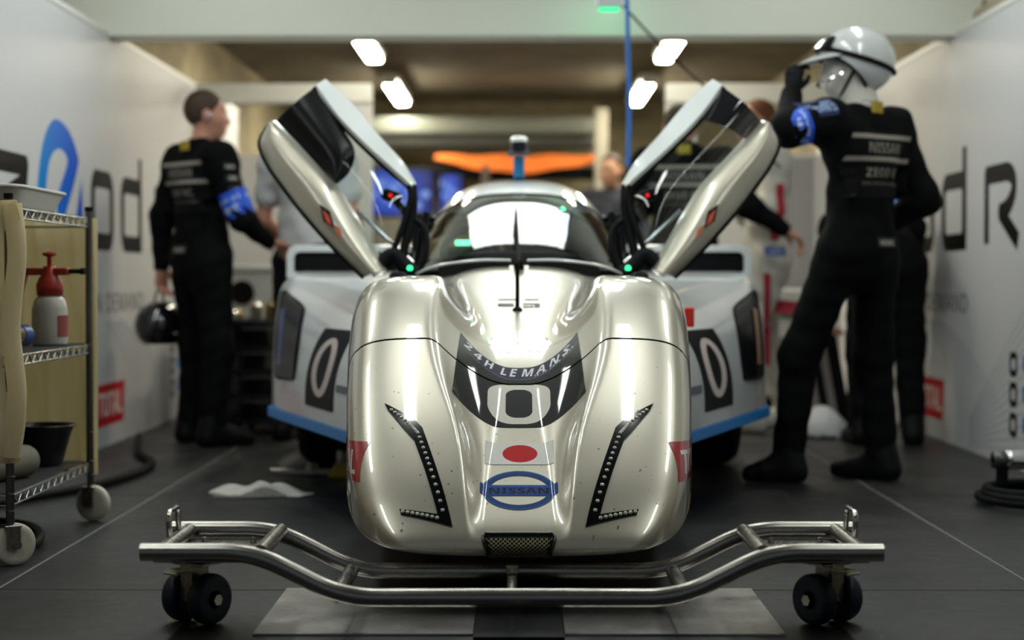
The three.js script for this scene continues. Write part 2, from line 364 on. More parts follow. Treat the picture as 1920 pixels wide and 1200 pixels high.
// decals and fittings follow the paintwork at a small offset
function skin(x, z, off) {
  const e = .002, y = noseTop(x, z), n = V(-(noseTop(x + e, z) - noseTop(x - e, z)) / (2 * e), 1, -(noseTop(x, z + e) - noseTop(x, z - e)) / (2 * e)).normalize();
  return V(x, y, z).addScaledVector(n, off);
}
function flank(y, z, sg, off) {
  const f = (Y, Z) => { const s = Math.sqrt(-Z), m = Ym(s), w = Wd(s); if (Y >= m) { const n = topN(s), h = clamp((Y - m) / (noseH(w * .95, s) - m), 0, .999); return w * Math.pow(1 - h ** n, 1 / n); } const h = clamp((m - Y) / (m - Yb(s)), 0, .999); return w * Math.pow(1 - h ** BOT, 1 / BOT); };
  const e = .003, n = V(1, -(f(y + e, z) - f(y - e, z)) / (2 * e), -(f(y, z + e) - f(y, z - e)) / (2 * e)).normalize();
  const p = V(f(y, z), y, z).addScaledVector(n, off); p.x *= sg; return p;
}
const sticker = (tex, more = {}) => phys(0xffffff, 0.6, 0, { map: tex, transparent: true, specularIntensity: .3, clearcoat: .8, clearcoatRoughness: 0.05, ...more });
function topDecal(name, x0, x1, z0, z1, tex, parent, nu = 60, nv = 40, label, more) {   // z0 front (texture bottom), z1 rear
  return part(name, grid((u, v) => skin(lerp(x0, x1, u), lerp(z0, z1, v), .0012), nu, nv), sticker(tex, more), parent, label);
}
// number band and event strip, drawn once in metres and cut at the shut line
function bandArt(c, w, h, za, zb) {                 // canvas covers x -.2..+.2, z za (bottom) .. zb (top)
  const S = w / .4, X = x => (x + .2) * S, Z = z => (z - zb) * h / (za - zb);
  const k = h / (za - zb) / S;
  c.clearRect(0, 0, w, h);
  c.fillStyle = '#0b0c0e'; c.beginPath();
  const bot = x => -.419 - .006 * (x / .1) ** 2 - .0, topz = x => -.735 - .112 * (x / .172) ** 2;
  c.moveTo(X(-.183), Z(-.446)); for (let i = 0; i <= 40; i++) { const x = -.183 + .366 * i / 40; c.lineTo(X(x), Z(bot(x))); }
  c.lineTo(X(.172), Z(-.846)); for (let i = 0; i <= 40; i++) { const x = .172 - .344 * i / 40; c.lineTo(X(x), Z(topz(x))); } c.closePath(); c.fill();
  // navy strip
  const low = x => -.659 - .1 * (x / .165) ** 2;
  c.fillStyle = '#141a38'; c.beginPath(); for (let i = 0; i <= 40; i++) { const x = .172 - .344 * i / 40; c.lineTo(X(x), Z(topz(x))); } for (let i = 0; i <= 40; i++) { const x = -.172 + .344 * i / 40; c.lineTo(X(x), Z(low(x))); } c.closePath(); c.fill();
  c.strokeStyle = '#8f97b4'; c.lineWidth = .0016 * S; c.beginPath(); for (let i = 0; i <= 40; i++) { const x = -.172 + .344 * i / 40; c.lineTo(X(x), Z(low(x))); } c.stroke();
  c.fillStyle = '#e9e9ec'; c.textAlign = 'center'; c.textBaseline = 'middle';
  const put = (ch, x, z, size, stretch, tilt) => { c.save(); c.translate(X(x), Z(z)); c.rotate(0); c.transform(1, tilt * k, 0, 1, 0, 0); c.scale(1, stretch * k); c.font = `italic bold ${size * S}px sans-serif`; c.fillText(ch, 0, 0); c.restore(); };
  const line = [['2', -.151], ['4', -.122], ['H', -.09], ['L', -.047], ['E', -.02], ['M', .022], ['A', .062], ['N', .1], ['S', .134]];
  for (const [ch, x] of line) put(ch, x, -.700 - .1 * (x / .165) ** 2, .04, 1.75, .2 * x / .165 * -6 * .5);
  [...'14-15 JUIN 2014'].forEach((ch, i) => { const x = .045 + i * .0078; put(ch, x, -.671 - .1 * (x / .165) ** 2, .0105, 1.6, -x * 3.4); });
  // the figure
  c.fillStyle = '#e2dfd4'; c.beginPath(); c.roundRect(X(-.088), Z(-.631), .176 * S, Math.abs(Z(-.434) - Z(-.631)), [.07 * S, .07 * S, .075 * S, .075 * S].map(r => r)); c.fill();
  c.fillStyle = '#16191c'; c.beginPath(); c.roundRect(X(-.037), Z(-.6), .074 * S, Math.abs(Z(-.462) - Z(-.6)), .03 * S); c.fill();
}
topDecal('number_band', -.2, .2, -.405, -.6255, canvas(1024, 564, (c, w, h) => bandArt(c, w, h, -.405, -.6255)), noseCone, 80, 44, 'black number band with a white zero');
topDecal('event_strip', -.2, .2, -.6345, -.86, canvas(1024, 577, (c, w, h) => bandArt(c, w, h, -.6345, -.86)), cowl, 80, 44, 'dark curved strip with white italic lettering');
topDecal('fuel_logo', -.1, .1, -.85, -1.03, canvas(512, 461, (c, w, h) => {
  c.clearRect(0, 0, w, h); c.fillStyle = '#c8242a'; c.textAlign = 'center'; c.save(); c.translate(w / 2, h * .93); c.scale(1, 1.5); c.font = 'bold 118px sans-serif'; c.fillText('TOTAL', 0, 0, w * .9); c.restore();
  c.lineWidth = 34; c.strokeStyle = '#e0592a'; c.beginPath(); c.ellipse(w * .72, h * .3, 95, 70, 0, -1.9, 1.9); c.stroke();
  c.strokeStyle = '#2450a8'; c.beginPath(); c.ellipse(w * .3, h * .3, 95, 70, 0, 1.4, 4.2); c.stroke(); c.strokeStyle = '#e08a2a'; c.beginPath(); c.ellipse(w * .34, h * .34, 100, 60, 0, .5, 1.7); c.stroke();
}), cowl, 40, 30, 'red sponsor wordmark on the hood');
topDecal('hood_mark', -.075, .075, -1.42, -1.6, canvas(256, 256, (c, w, h) => {
  c.clearRect(0, 0, w, h); c.fillStyle = '#4d5459'; c.fillRect(10, 150, 90, 60); c.fillRect(150, 150, 96, 26); c.fillRect(216, 150, 30, 80); c.fillRect(150, 205, 60, 25); c.fillRect(10, 60, 100, 22); c.fillRect(160, 60, 80, 22);
}), cowl, 20, 20);
topDecal('flag_sticker', -.09, .092, -.266, -.354, canvas(512, 248, (c, w, h) => {
  c.fillStyle = '#eceae4'; c.fillRect(0, 0, w, h); c.fillStyle = '#c8121c'; c.beginPath(); c.ellipse(w * .51, h * .5, w * .255, h * .4, 0, 0, 7); c.fill();
}), noseCone, 40, 20, 'white flag sticker with a red disc');
topDecal('maker_emblem', -.112, .112, -.088, -.25, canvas(1024, 740, (c, w, h) => {
  c.clearRect(0, 0, w, h); c.strokeStyle = '#15417f'; c.lineWidth = 84; c.beginPath(); c.ellipse(w / 2, h * .52, 395, 300, 0, 0, 7); c.stroke();
  c.strokeStyle = '#2f6fb4'; c.lineWidth = 10; c.beginPath(); c.ellipse(w / 2, h * .52, 424, 329, 0, 0, 7); c.stroke();
  c.fillStyle = '#15418f'; c.beginPath(); c.roundRect(50, h * .40, w - 100, 190, 14); c.fill(); c.fillStyle = '#1d58b4'; c.fillRect(56, h * .41, w - 112, 26);
  c.fillStyle = '#05080f'; c.textAlign = 'center'; c.textBaseline = 'middle'; c.save(); c.translate(w / 2, h * .54); c.scale(1, .95); c.font = 'bold 150px sans-serif'; const t = c.measureText('NISSAN').width; c.scale(740 / t, 1); c.fillText('NISSAN', 0, 0); c.restore();
}), noseCone, 50, 36, 'blue ring emblem with a lettered bar');
// side stickers
for (const sg of [-1, 1]) {
  const word = (bg, fg, txt, extra) => canvas(512, 160, (c, w, h) => { c.fillStyle = bg; c.fillRect(0, 0, w, h); if (extra) extra(c, w, h); c.fillStyle = fg; c.textBaseline = 'middle'; c.textAlign = 'center'; c.font = 'bold 128px sans-serif'; const t = c.measureText(txt).width; c.save(); c.translate(w * (extra ? .56 : .5), h * .53); c.scale(w * (extra ? .74 : .88) / t, 1.05); c.fillText(txt, 0, 0); c.restore(); });
  const U = u => sg < 0 ? 1 - u : u;
  part('sponsor_sticker', grid((u, v) => flank(lerp(.31, .405, v), lerp(lerp(-.151, -.247, v), -.43, U(u)), sg, .0012), 60, 16), phys(0xffffff, .3, 0, { map: word('#a81a2b', '#eceae6', 'TOTAL'), clearcoat: 1, clearcoatRoughness: .05 }), noseCone, 'red sticker with white lettering');
  part('tyre_sticker', grid((u, v) => flank(lerp(.222, .272, v), lerp(lerp(-.2, -.24, v), -.56, U(u)), sg, .0012), 40, 10), phys(0xffffff, .3, 0, { map: word('#1b3f8f', '#e6e6e0', 'MICHELIN', (c, w, h) => { c.fillStyle = '#e3c91c'; c.fillRect(sg < 0 ? w - 70 : 0, 0, 70, h); }), clearcoat: 1, clearcoatRoughness: .05 }), noseCone, 'blue and yellow lettered sticker');
}
// lamp strips: black L shaped covers with rows of clear diodes
for (const sg of [-1, 1]) {
  const outer = [[-.362, -.364], [-.2808, -.3063], [-.2555, -.277], [-.215, -.162], [-.167, -.0215]], inner = [[-.352, -.342], [-.3075, -.2798], [-.2765, -.24], [-.243, -.15], [-.2053, -.043]];
  const at = (L, t) => { const k = Math.min(L.length - 2, Math.floor(t * (L.length - 1))), f = t * (L.length - 1) - k; return [lerp(L[k][0], L[k + 1][0], f), lerp(L[k][1], L[k + 1][1], f)]; };
  const main = (u, v, off) => { const a = at(outer, v), b = at(inner, v); return skin(-sg * lerp(a[0], b[0], u), lerp(a[1], b[1], u), off); };
  const foot = (u, v, off) => { const a = [lerp(-.167, -.298, v), lerp(-.0215, -.047, v)], b = [lerp(-.205, -.303, v), lerp(-.044, -.0575, v)]; return skin(-sg * lerp(a[0], b[0], u), lerp(a[1], b[1], u), off); };
  const lamp = part('lamp_strip', merge([sheet((u, v) => main(sg > 0 ? 1 - u : u, v, .0035), 12, 60, .004), sheet((u, v) => foot(sg > 0 ? 1 - u : u, v, .0045), 12, 24, .004)]), M.blackGloss, noseCone, 'black lamp strip dotted with clear diodes');
  const dome = new THREE.SphereGeometry(.0056, 12, 6, 0, Math.PI * 2, 0, Math.PI / 2); dome.scale(1, .5, 1);
  const led = M.led || (M.led = phys(rgb(.34, .35, .27), .2, .3, { clearcoat: 1 }));
  const put = (fn, u, v) => { const p = fn(u, v, fn === foot ? .0046 : .0036), q = fn(u, v, .0146), o = part('diode', dome, led, lamp); o.position.copy(p); o.quaternion.setFromUnitVectors(V(0, 1, 0), q.sub(p).normalize()); };
  for (let i = 0; i < 24; i++) put(main, .5, .06 + .9 * i / 23);
  for (let i = 0; i < 8; i++) put(foot, .55, .16 + .78 * i / 7);
}
// air inlet with wire mesh in the nose tip
{
  const front = (x, y, off) => {
    let lo = 0, hi = .35; const s0 = y >= .16;
    for (let i = 0; i < 30; i++) { const s = (lo + hi) / 2, m = Ym(s), c = Math.min(1, Math.abs(x) / Wd(s)); const Y = s0 ? noseTop(x, -s * s - 1e-9) : m - (m - Yb(s)) * Math.pow(1 - c ** BOT, 1 / BOT); if ((Y > y) === s0) hi = s; else lo = s; }
    return V(x, y, -lo * lo + off);
  };
  const hw = y => lerp(.079, .093, (y - .137) / .058);
  const inlet = part('air_inlet', grid((u, v) => { const y = lerp(.1365, .195, v); const r = .012, e = Math.min(v, 1 - v) * .058; const ins = e < r ? r - Math.sqrt(r * r - (r - e) ** 2) : 0; return front(lerp(-1, 1, u) * (hw(y) - ins), y, .003); }, 30, 20), M.black, noseCone, 'black nose inlet covered with wire mesh');
  const ring = []; const Y0 = .1365, Y1 = .195; for (let i = 0; i <= 12; i++) ring.push([lerp(-1, 1, i / 12) * (hw(Y0) - .008), Y0]); for (let i = 1; i < 7; i++) { const y = lerp(Y0, Y1, i / 7); ring.push([hw(y), y]); } for (let i = 0; i <= 12; i++) ring.push([lerp(1, -1, i / 12) * (hw(Y1) - .008), Y1]); for (let i = 1; i < 7; i++) { const y = lerp(Y1, Y0, i / 7); ring.push([-hw(y), y]); }
  part('inlet_rim', tube(ring.map(([x, y]) => front(x, y, .003)), .004, 90, 8, true), M.blackGloss, inlet);
  const wire = M.meshWire || (M.meshWire = std(rgb(.45, .43, .25), .35, .9)), ws = [];
  for (const d of [-1, 1]) for (let i = -14; i <= 14; i++) { const pts = []; for (let k = 0; k <= 6; k++) { const y = lerp(.1395, .186, k / 6), x = i * .0115 + d * (y - .163) * 1.15; if (Math.abs(x) < hw(y) - .006) pts.push(front(x, y, .0055)); } if (pts.length > 1) ws.push(tube(pts, .0007, 6, 5)); }
  const mw = part('wire_mesh', merge(ws), wire, inlet, 'fine brass wire mesh'); mw.userData.kind = 'stuff';
}
// aerial rod on the hood
part('aerial', merge([rod([-.005, .735, -1.4], [-.005, .885, -1.4], .0065, 12), new THREE.SphereGeometry(.0065, 10, 8).translate(-.005, .885, -1.4), lathe([[0, 0], [.016, 0], [.016, .004], [.008, .012], [0, .012]], 16).translate(-.005, .733, -1.4)]), M.black, CAR);

// ---------- cockpit ----------
const roofY = spline([[0, .850], [.2, .948], [.4, 1.028], [.65, 1.118], [.86, 1.181], [1.1, 1.235], [1.35, 1.262], [1.8, 1.25], [2.4, 1.08]]), canW = spline([[0, .37], [.5, .405], [1.1, .40], [1.8, .36], [2.4, .26]]);
const canBase = .86;
function canopy(c, d, off = 0) {                     // c -1..1 across the arch, d metres behind the base
  const a = c * Math.PI / 2, n = 2.7, w = canW(d) + off, h = roofY(d) - canBase + off + .01;
  return V(w * Math.sign(c) * Math.pow(Math.abs(Math.sin(a)), 2 / n), canBase - .01 + h * Math.pow(Math.max(0, Math.cos(a)), 2 / n), -2.04 - d - .12 * Math.abs(Math.sin(a)) ** 2);
}
M.glass = phys(rgb(.80, .88, .90), 0.02, 0, { transmission: 1, thickness: 0, ior: 1.5 });
M.darkGlass = phys(rgb(.012, .012, .014), 0.04, 0, { clearcoat: 1, clearcoatRoughness: .02 });
const wind = part('windscreen', grid((u, v) => canopy(lerp(-.86, .86, u), lerp(.015, .855, v)), 64, 40), M.glass, CAR, 'raked windscreen');
part('roof_panel', sheet((u, v) => canopy(lerp(-.62, .62, u), lerp(.865, 2.3, v), .002), 40, 40, .012), M.bodyWhite, CAR);
part('screen_frame', merge([-1, 1].map(s => tube(Array.from({ length: 9 }, (_, i) => canopy(s * .87, i / 8 * .9, .004)), .017, 40, 10)).concat([tube(Array.from({ length: 15 }, (_, i) => canopy(lerp(-.87, .87, i / 14), .01, .006)), .014, 40, 8)])), M.black, CAR);
part('screen_top_seam', tube(Array.from({ length: 21 }, (_, i) => canopy(lerp(-.84, .84, i / 20), 0.86, .001)), .004, 40, 6), M.black, CAR);
for (const s of [-1, 1]) part('roof_rail', tube(Array.from({ length: 9 }, (_, i) => canopy(s * .66, 1.05 + i / 8 * .9, .004)), .02, 40, 10), M.bodyWhite, CAR);
part('wiper', merge([rod([0, .89, -2.09], [-.012, 1.095, -2.5], .006, 8), rod([-.02, .99, -2.27], [-.012, 1.115, -2.54], .004, 8), lathe([[0, 0], [.02, 0], [.018, .03], [0, .035]], 14).translate(0, .872, -2.0)]), M.black, CAR);
// vents at the foot of the screen
for (const s of [-1, 1]) {
  const vent = part('screen_vent', sheet((u, v) => V(s * lerp(.035, .29, s > 0 ? u : 1 - u), lerp(.85, .898, v) - .02 * (s > 0 ? u : 1 - u) ** 2, lerp(-2.03, -2.045, v)), 10, 3, .004), M.black, CAR);
  part('vent_lip', tube([[s * .03, .902, -2.05], [s * .15, .902, -2.05], [s * .3, .882, -2.06], [s * .38, .85, -2.1]], .005, 20, 8), M.bodyWhite, vent);
}
// tub with dark interior
const tub = part('tub', merge([bx(-.46, .46, .2, .62, -3.4, -1.9, .03), bx(-.46, -.40, .62, .86, -2.5, -1.9, .02), bx(.40, .46, .62, .86, -2.5, -1.9, .02), bx(-.46, .46, .62, 1.12, -3.45, -3.25, .03)]), M.black, CAR);
part('dash', extrude([[-.36, .8], [.36, .8], [.34, .9], [.12, .93], [-.12, .93], [-.34, .9]], .12, .01).translate(0, 0, -2.42), M.black, CAR);
const tan = std(rgb(.30, .20, .09), .75, 0, { bumpMap: fine, bumpScale: .002 });
part('seat', merge([bx(-.36, -.06, .62, 1.02, -3.22, -3.0, .06), bx(-.31, -.11, .98, 1.1, -3.2, -3.05, .05), bx(-.36, -.3, .62, 1.0, -3.0, -2.8, .03)]), tan, CAR, 'tan padded driver seat');
part('steering_wheel', (() => { const g = merge([new THREE.TorusGeometry(.105, .014, 10, 30), bx(-.09, .09, -.03, .03, -.02, .02, .01)]); g.rotateX(-.35); g.translate(-.19, .93, -2.55); return g; })(), M.black, CAR);
part('dash_display', bx(-.245, -.185, .965, .985, -2.5, -2.49, .004), glow(.5, 3.2, 1.3), CAR, 'green lit dash display');
{ const p = new THREE.PointLight(rgb(.2, 1, .45), .02); p.position.set(-.215, .975, -2.47); scene.add(p); }
for (const s of [-1, 1]) part('marker_light', new THREE.SphereGeometry(.0105, 14, 10).translate(s * .39, .874, -2.0), glow(.1, 2.4, .8), CAR, 'small green marker light');
for (const s of [-1, 1]) part('light_stalk', rod([s * .39, .74, -2.0], [s * .39, .866, -2.0], .007, 10), M.black, CAR);
// camera mast on the roof
{
  const m = part('camera_mast', merge([rod([0, 1.2, -3.4], [0, 1.3, -3.4], .017, 14, .022), rod([0, 1.29, -3.4], [0, 1.36, -3.4], .022, 14, .02)]), M.black, CAR);
  part('mast_sleeve', rod([0, 1.275, -3.4], [0, 1.365, -3.4], .0235, 16), std(rgb(.02, .22, .5), .35), m, 'blue sleeve');
  part('camera_head', bx(-.036, .036, 1.37, 1.43, -3.45, -3.33, .014), M.blackGloss, m);
  for (const s of [-1, 1]) part('camera_lens', rod([s * .034, 1.375, -3.34], [s * .034, 1.375, -3.30], .014, 14), M.chrome, m);
  part('camera_cap', lathe([[0, 1.455], [.03, 1.45], [.04, 1.436], [.04, 1.428], [0, 1.428]], 20).translate(0, 0, -3.39), M.bodyWhite, m);
}
// engine cover and tail
part('engine_cover', grid((u, v) => { const z = lerp(-3.4, -4.5, v), w = lerp(.40, .22, v), h = lerp(1.19, .78, smooth(v)), a = lerp(-1, 1, u) * Math.PI / 2; return V(w * Math.sign(a) * Math.abs(Math.sin(a)) ** .74, .55 + (h - .55) * Math.cos(a) ** .74, z); }, 40, 24), M.bodyWhite, CAR);

// ---------- rear pods ----------
const podEdge = x => lerp(-1.45, -2.9, (x - .5) / .5);
function pod(x, v, sg, off = 0) {
  const P = (X, W) => { const a = W * Math.PI / 2, ze = podEdge(X), zt = -3.42, r = clamp((X - .93) / .09, 0, 1); return V(X, .315 + .555 * Math.sin(a) ** .95 * 1 - .05 * r * r * Math.sin(a), ze + (zt - ze) * (1 - Math.cos(a)) ** 1.15 - .06 * r * r); };
  const p = P(x, v);
  if (off) { const e = .004, a = P(x + e, v).sub(P(x - e, v)), b = P(x, Math.min(1, v + e)).sub(P(x, v - e)), n = a.cross(b).normalize(); p.addScaledVector(n, n.z < 0 ? -off : off); }
  p.x *= sg; return p;
}
for (const sg of [-1, 1]) {
  const pg = grid((u, v) => pod(lerp(.40, 1.02, u), v, sg), 40, 40, sg < 0);
  const P = part('rear_pod', merge([pg,
    grid((u, v) => { const a = pod(1.02, v, sg); return V(a.x, a.y, lerp(a.z, -4.35, u)); }, 10, 30, sg < 0),
    grid((u, v) => V(sg * lerp(.3, 1.02, u), lerp(.822 + .048 * (1 - smooth((u - .85) / .15)), .7, v * v), lerp(-3.42, -4.35, v)), 20, 12, sg < 0),
    grid((u, v) => V(sg * lerp(.3, 1.02, u), lerp(.3, .7, v), -4.35), 4, 4, sg > 0)]), M.bodyWhite, CAR, sg < 0 ? 'white flared rear pod beside the man with the blue armband' : 'white flared rear pod beside the white race suit');
  // floor blade
  part('floor_blade', (() => { const pts = [[.5, -1.45], [1.03, -2.98], [1.03, -3.4], [.4, -3.4], [.4, -1.45]]; const g = extrude(pts.map(([x, z]) => [sg * x, -z]), .035, .003); g.rotateX(-Math.PI / 2); g.translate(0, .275, 0); return g; })(), std(rgb(.02, .26, .72), .35), P, 'blue floor blade');
  // intake on top
  const inl = part('pod_intake', (() => {
    const o = new THREE.Shape(), R = (s, x0, y0, x1, y1, r) => { s.moveTo(x0, y0); s.lineTo(x1, y0); s.lineTo(x1, y1 - r); s.quadraticCurveTo(x1, y1, x1 - r, y1); s.lineTo(x0 + r, y1); s.quadraticCurveTo(x0, y1, x0, y1 - r); s.lineTo(x0, y0); };
    R(o, -.30, 0, .30, .135, .05); const h = new THREE.Path(); R(h, -.275, .018, .275, .113, .035); o.holes.push(h);
    const g = new THREE.ExtrudeGeometry(o, { depth: .5, bevelEnabled: true, bevelSize: .004, bevelThickness: .006, bevelSegments: 2 }); g.translate(sg * .71, .845, -3.95); return g;
  })(), M.bodyWhite, P);
  part('intake_duct', bx(sg * .71 - .274, sg * .71 + .274, .864, .957, -3.6, -3.462), M.black, inl);
  part('intake_stripe', bx(sg * .71 - .25, sg * .71 + .25, .852, .86, -3.444, -3.437), std(rgb(.5, .03, .05), .4), inl, 'thin red stripe');
  // dark lamp window in the outer corner
  const W = part('lamp_window', sheet((u, v) => { const V0 = lerp(.14, lerp(.50, .66, u), v); return pod(lerp(.845 + .02 * (1 - v), .985, u), V0, sg, .005); }, 14, 24, .006), phys(rgb(.006, .006, .009), .25, 0, { specularIntensity: .35 }), P, 'tall dark lamp window');
  part('window_edge', tube([[.845, .5], [.85, .3], [.868, .15], [.93, .135], [.985, .15], [.99, .4], [.985, .66], [.92, .58]].map(([x, v]) => pod(x, v, sg, .006)), .005, 60, 6, true, .3), M.black, W);
  part('reflector', grid((u, v) => pod(lerp(.94, .965, u), lerp(.2, .5, v), sg, .011), 3, 16, sg < 0), sg < 0 ? std(rgb(.05, .12, .4), .3) : std(rgb(.4, .24, .16), .3), W);
  // number panel low on the pod
  const tex = canvas(256, 512, (c, w, h) => { c.fillStyle = '#0c0d10'; c.fillRect(0, 0, w, h); c.strokeStyle = '#cfc3bf'; c.lineWidth = 44; c.beginPath(); c.ellipse(w / 2, h / 2, 66, 170, 0, 0, 7); c.stroke(); });
  part('number_panel', grid((u, v) => pod(lerp(.655, .80, u) - .10 * v * v + .02 * v, lerp(.05, .40, v), sg, .004), 14, 20, sg < 0), phys(0xffffff, .5, 0, { map: tex, specularIntensity: .25 }), P, 'black curved panel with a white zero');
  part('pod_sticker', grid((u, v) => pod(lerp(.56, .64, sg > 0 ? u : 1 - u) , lerp(.13, .16, v), sg, .004), 6, 4, sg < 0), std(rgb(.1, .11, .14), .4), P);
  // rear wheel, tucked under the pod
  const wheel = part('rear_wheel', (() => { const g = lathe([[.15, -.13], [.28, -.14], [.31, -.1], [.315, 0], [.31, .1], [.28, .14], [.15, .13]], 40); g.rotateZ(Math.PI / 2); g.translate(sg * .84, .315, -3.75); return g; })(), M.black, CAR);
  part('wheel_disc', (() => { const g = lathe([[0, -.02], [.15, -.05], [.16, .05], [0, .03]], 24); g.rotateZ(Math.PI / 2); g.translate(sg * .84, .315, -3.75); return g; })(), M.darkSteel, wheel);
}
part('underfloor', bx(-.44, .44, .14, .2, -4.3, -.6, .01), M.black, CAR);
part('suspension_block', bx(-.3, .3, .13, .3, -3.3, -1.2), M.black, CAR);
part('tow_tab', bx(.585, .62, .665, .735, -1.95, -1.92, .006), std(rgb(.75, .04, .02), .45), CAR, 'red tab');

// ---------- doors ----------
for (const sg of [-1, 1]) {
  const k = .001994, pt = (dx, py, bulge = 0) => { const y = .83 + (526 - py) * k; return V(sg * dx * k, y, -2.12 - .28 * (y - .85) + bulge); };
  const at = (L, t) => { const n = L.length - 1, q = Math.min(n - 1, Math.floor(t * n)), f = t * n - q, P = i => L[clamp(i, 0, n)]; const c = (a, b, d, e, u) => .5 * (2 * b + (d - a) * u + (2 * a - 5 * b + 4 * d - e) * u * u + (3 * b - a - 3 * d + e) * u * u * u); return [c(P(q - 1)[0], P(q)[0], P(q + 1)[0], P(q + 2)[0], f), c(P(q - 1)[1], P(q)[1], P(q + 1)[1], P(q + 2)[1], f)]; };
  const D = part('door', (() => {
    const inner = [[240, 505], [266, 463], [306, 395], [338, 347], [394, 288], [428, 252], [452, 228]], outer = [[284, 520], [340, 466], [398, 402], [436, 354], [466, 312], [483, 272], [470, 238]];
    return sheet((u, v) => { const a = at(inner, v), b = at(outer, v), t = sg > 0 ? u : 1 - u; return pt(lerp(a[0], b[0], t), lerp(a[1], b[1], t), .06 * Math.sin(Math.PI * t) ** .8); }, 20, 50, .035);
  })(), M.pearlPlain, CAR, sg < 0 ? 'raised door with opaque black window panel' : 'raised door with clear window');
  // roof strip of the door
  part('door_roof_strip', (() => {
    const o = [[369, 150], [318, 196], [266, 258], [222, 308], [198, 348]], i = [[384, 164], [340, 222], [288, 276], [234, 326], [201, 356]];
    return sheet((u, v) => { const a = at(o, v), b = at(i, v), t = sg > 0 ? u : 1 - u; const p = pt(lerp(a[0], b[0], t), lerp(a[1], b[1], t), .05 * Math.sin(Math.PI * v)); p.z -= .07 * (1 - t) * 1; return p; }, 8, 30, .014);
  })(), M.bodyWhite, D, 'white roof edge of the door');
  part('door_roof_edge', tube([[384, 165], [340, 223], [288, 277], [234, 327], [201, 357], [206, 400], [222, 450], [242, 500]].map(p => pt(...p, .0)), .012, 50, 8), M.black, D);
  part('door_seal', tube([[470, 240], [483, 272], [466, 313], [436, 355], [398, 403], [340, 467], [284, 521]].map(p => pt(...p, .0)), .008, 50, 8), M.black, D);
  // glazing
  const glassEdge = [[384, 166], [340, 224], [288, 278], [240, 330], [208, 380], [222, 440]], panelEdge = [[451, 230], [420, 262], [380, 304], [338, 350], [306, 397], [262, 468]];
  const gz = (u, v, b) => { const a = at(glassEdge, v), c = at(panelEdge, v); return pt(lerp(a[0], c[0], u), lerp(a[1], c[1], u), b + .05 * Math.sin(Math.PI * u)); };
  part('door_glass', grid((u, v) => gz(u, v, 0), 20, 30, sg < 0), M.glass, D, 'clear side window');
  if (sg < 0) {
    const poly = [[451, 228], [384, 166], [350, 214], [316, 262], [304, 290], [310, 318], [338, 348]];
    part('window_panel', sheet((u, v) => { const a = at([[384, 167], [360, 200], [330, 243], [309, 275], [305, 300], [316, 328], [337, 347]], v), c = at([[451, 229], [432, 249], [413, 268], [394, 288], [375, 308], [356, 328], [338, 347]], v); return pt(lerp(a[0], c[0], 1 - u), lerp(a[1], c[1], 1 - u), .022 + .03 * Math.sin(Math.PI * clamp(u, 0, 1))); }, 20, 30, .004), phys(rgb(.005, .005, .006), .25, 0, { specularIntensity: .4 }), D, 'glossy black window panel');
  } else part('window_band', sheet((u, v) => gz(u, v * .2, .008), 16, 8, .004), M.darkGlass, D, 'black band across the window end');
  // fittings: latch plate, release decal
  const latch = part('latch_plate', grid((u, v) => pt(lerp(336, 356, u) + 8 * v, lerp(432, 400, v) - 14 * u, .075), 3, 3, sg < 0), M.black, D);
  part('release_mark', grid((u, v) => pt(lerp(340, 352, u) + 6 * v, lerp(428, 408, v) - 12 * u, .078), 2, 2, sg < 0), std(rgb(.55, .06, .02), .5), latch, 'red release mark');
  part('warning_mark', grid((u, v) => pt(lerp(320, 330, u) + 6 * v, lerp(450, 432, v) - 8 * u, .07), 2, 2, sg < 0), std(rgb(.55, .12, .04), .5), D, 'small red mark');
  // hinge arms and mirror stalk
  part('hinge_arm', merge([tube([[198, 350], [196, 390], [205, 440], [214, 490], [206, 525]].map(p => pt(...p, -.02)), .017, 30, 10), tube([[228, 380], [200, 410], [176, 430], [172, 470], [190, 520]].map(p => pt(...p, -.04)), .014, 30, 10), tube([[250, 495], [230, 480], [205, 505], [186, 515]].map(p => pt(...p, 0)), .03, 24, 10), tube([[190, 505], [182, 440], [172, 400]].map(p => pt(...p, -.08)), .012, 20, 8)]), M.black, D, 'black folding hinge arm');
  const mir = part('door_mirror', (() => { const g = new RoundedBoxGeometry(.075, .045, .05, 3, .018); g.rotateZ(sg * .35); const p = pt(236, 370, -.02); g.translate(p.x, p.y, p.z); return g; })(), M.black, D);
  part('mirror_light', (() => { const p = pt(237, 369, .006); return new THREE.SphereGeometry(.008, 10, 8).translate(p.x, p.y, p.z); })(), glow(1.1, .02, .02), mir, 'small red light');
  part('gas_strut', rod(pt(190, 500, -.1).toArray(), pt(300, 396, -.03).toArray(), .008, 10), M.chrome, D);
}
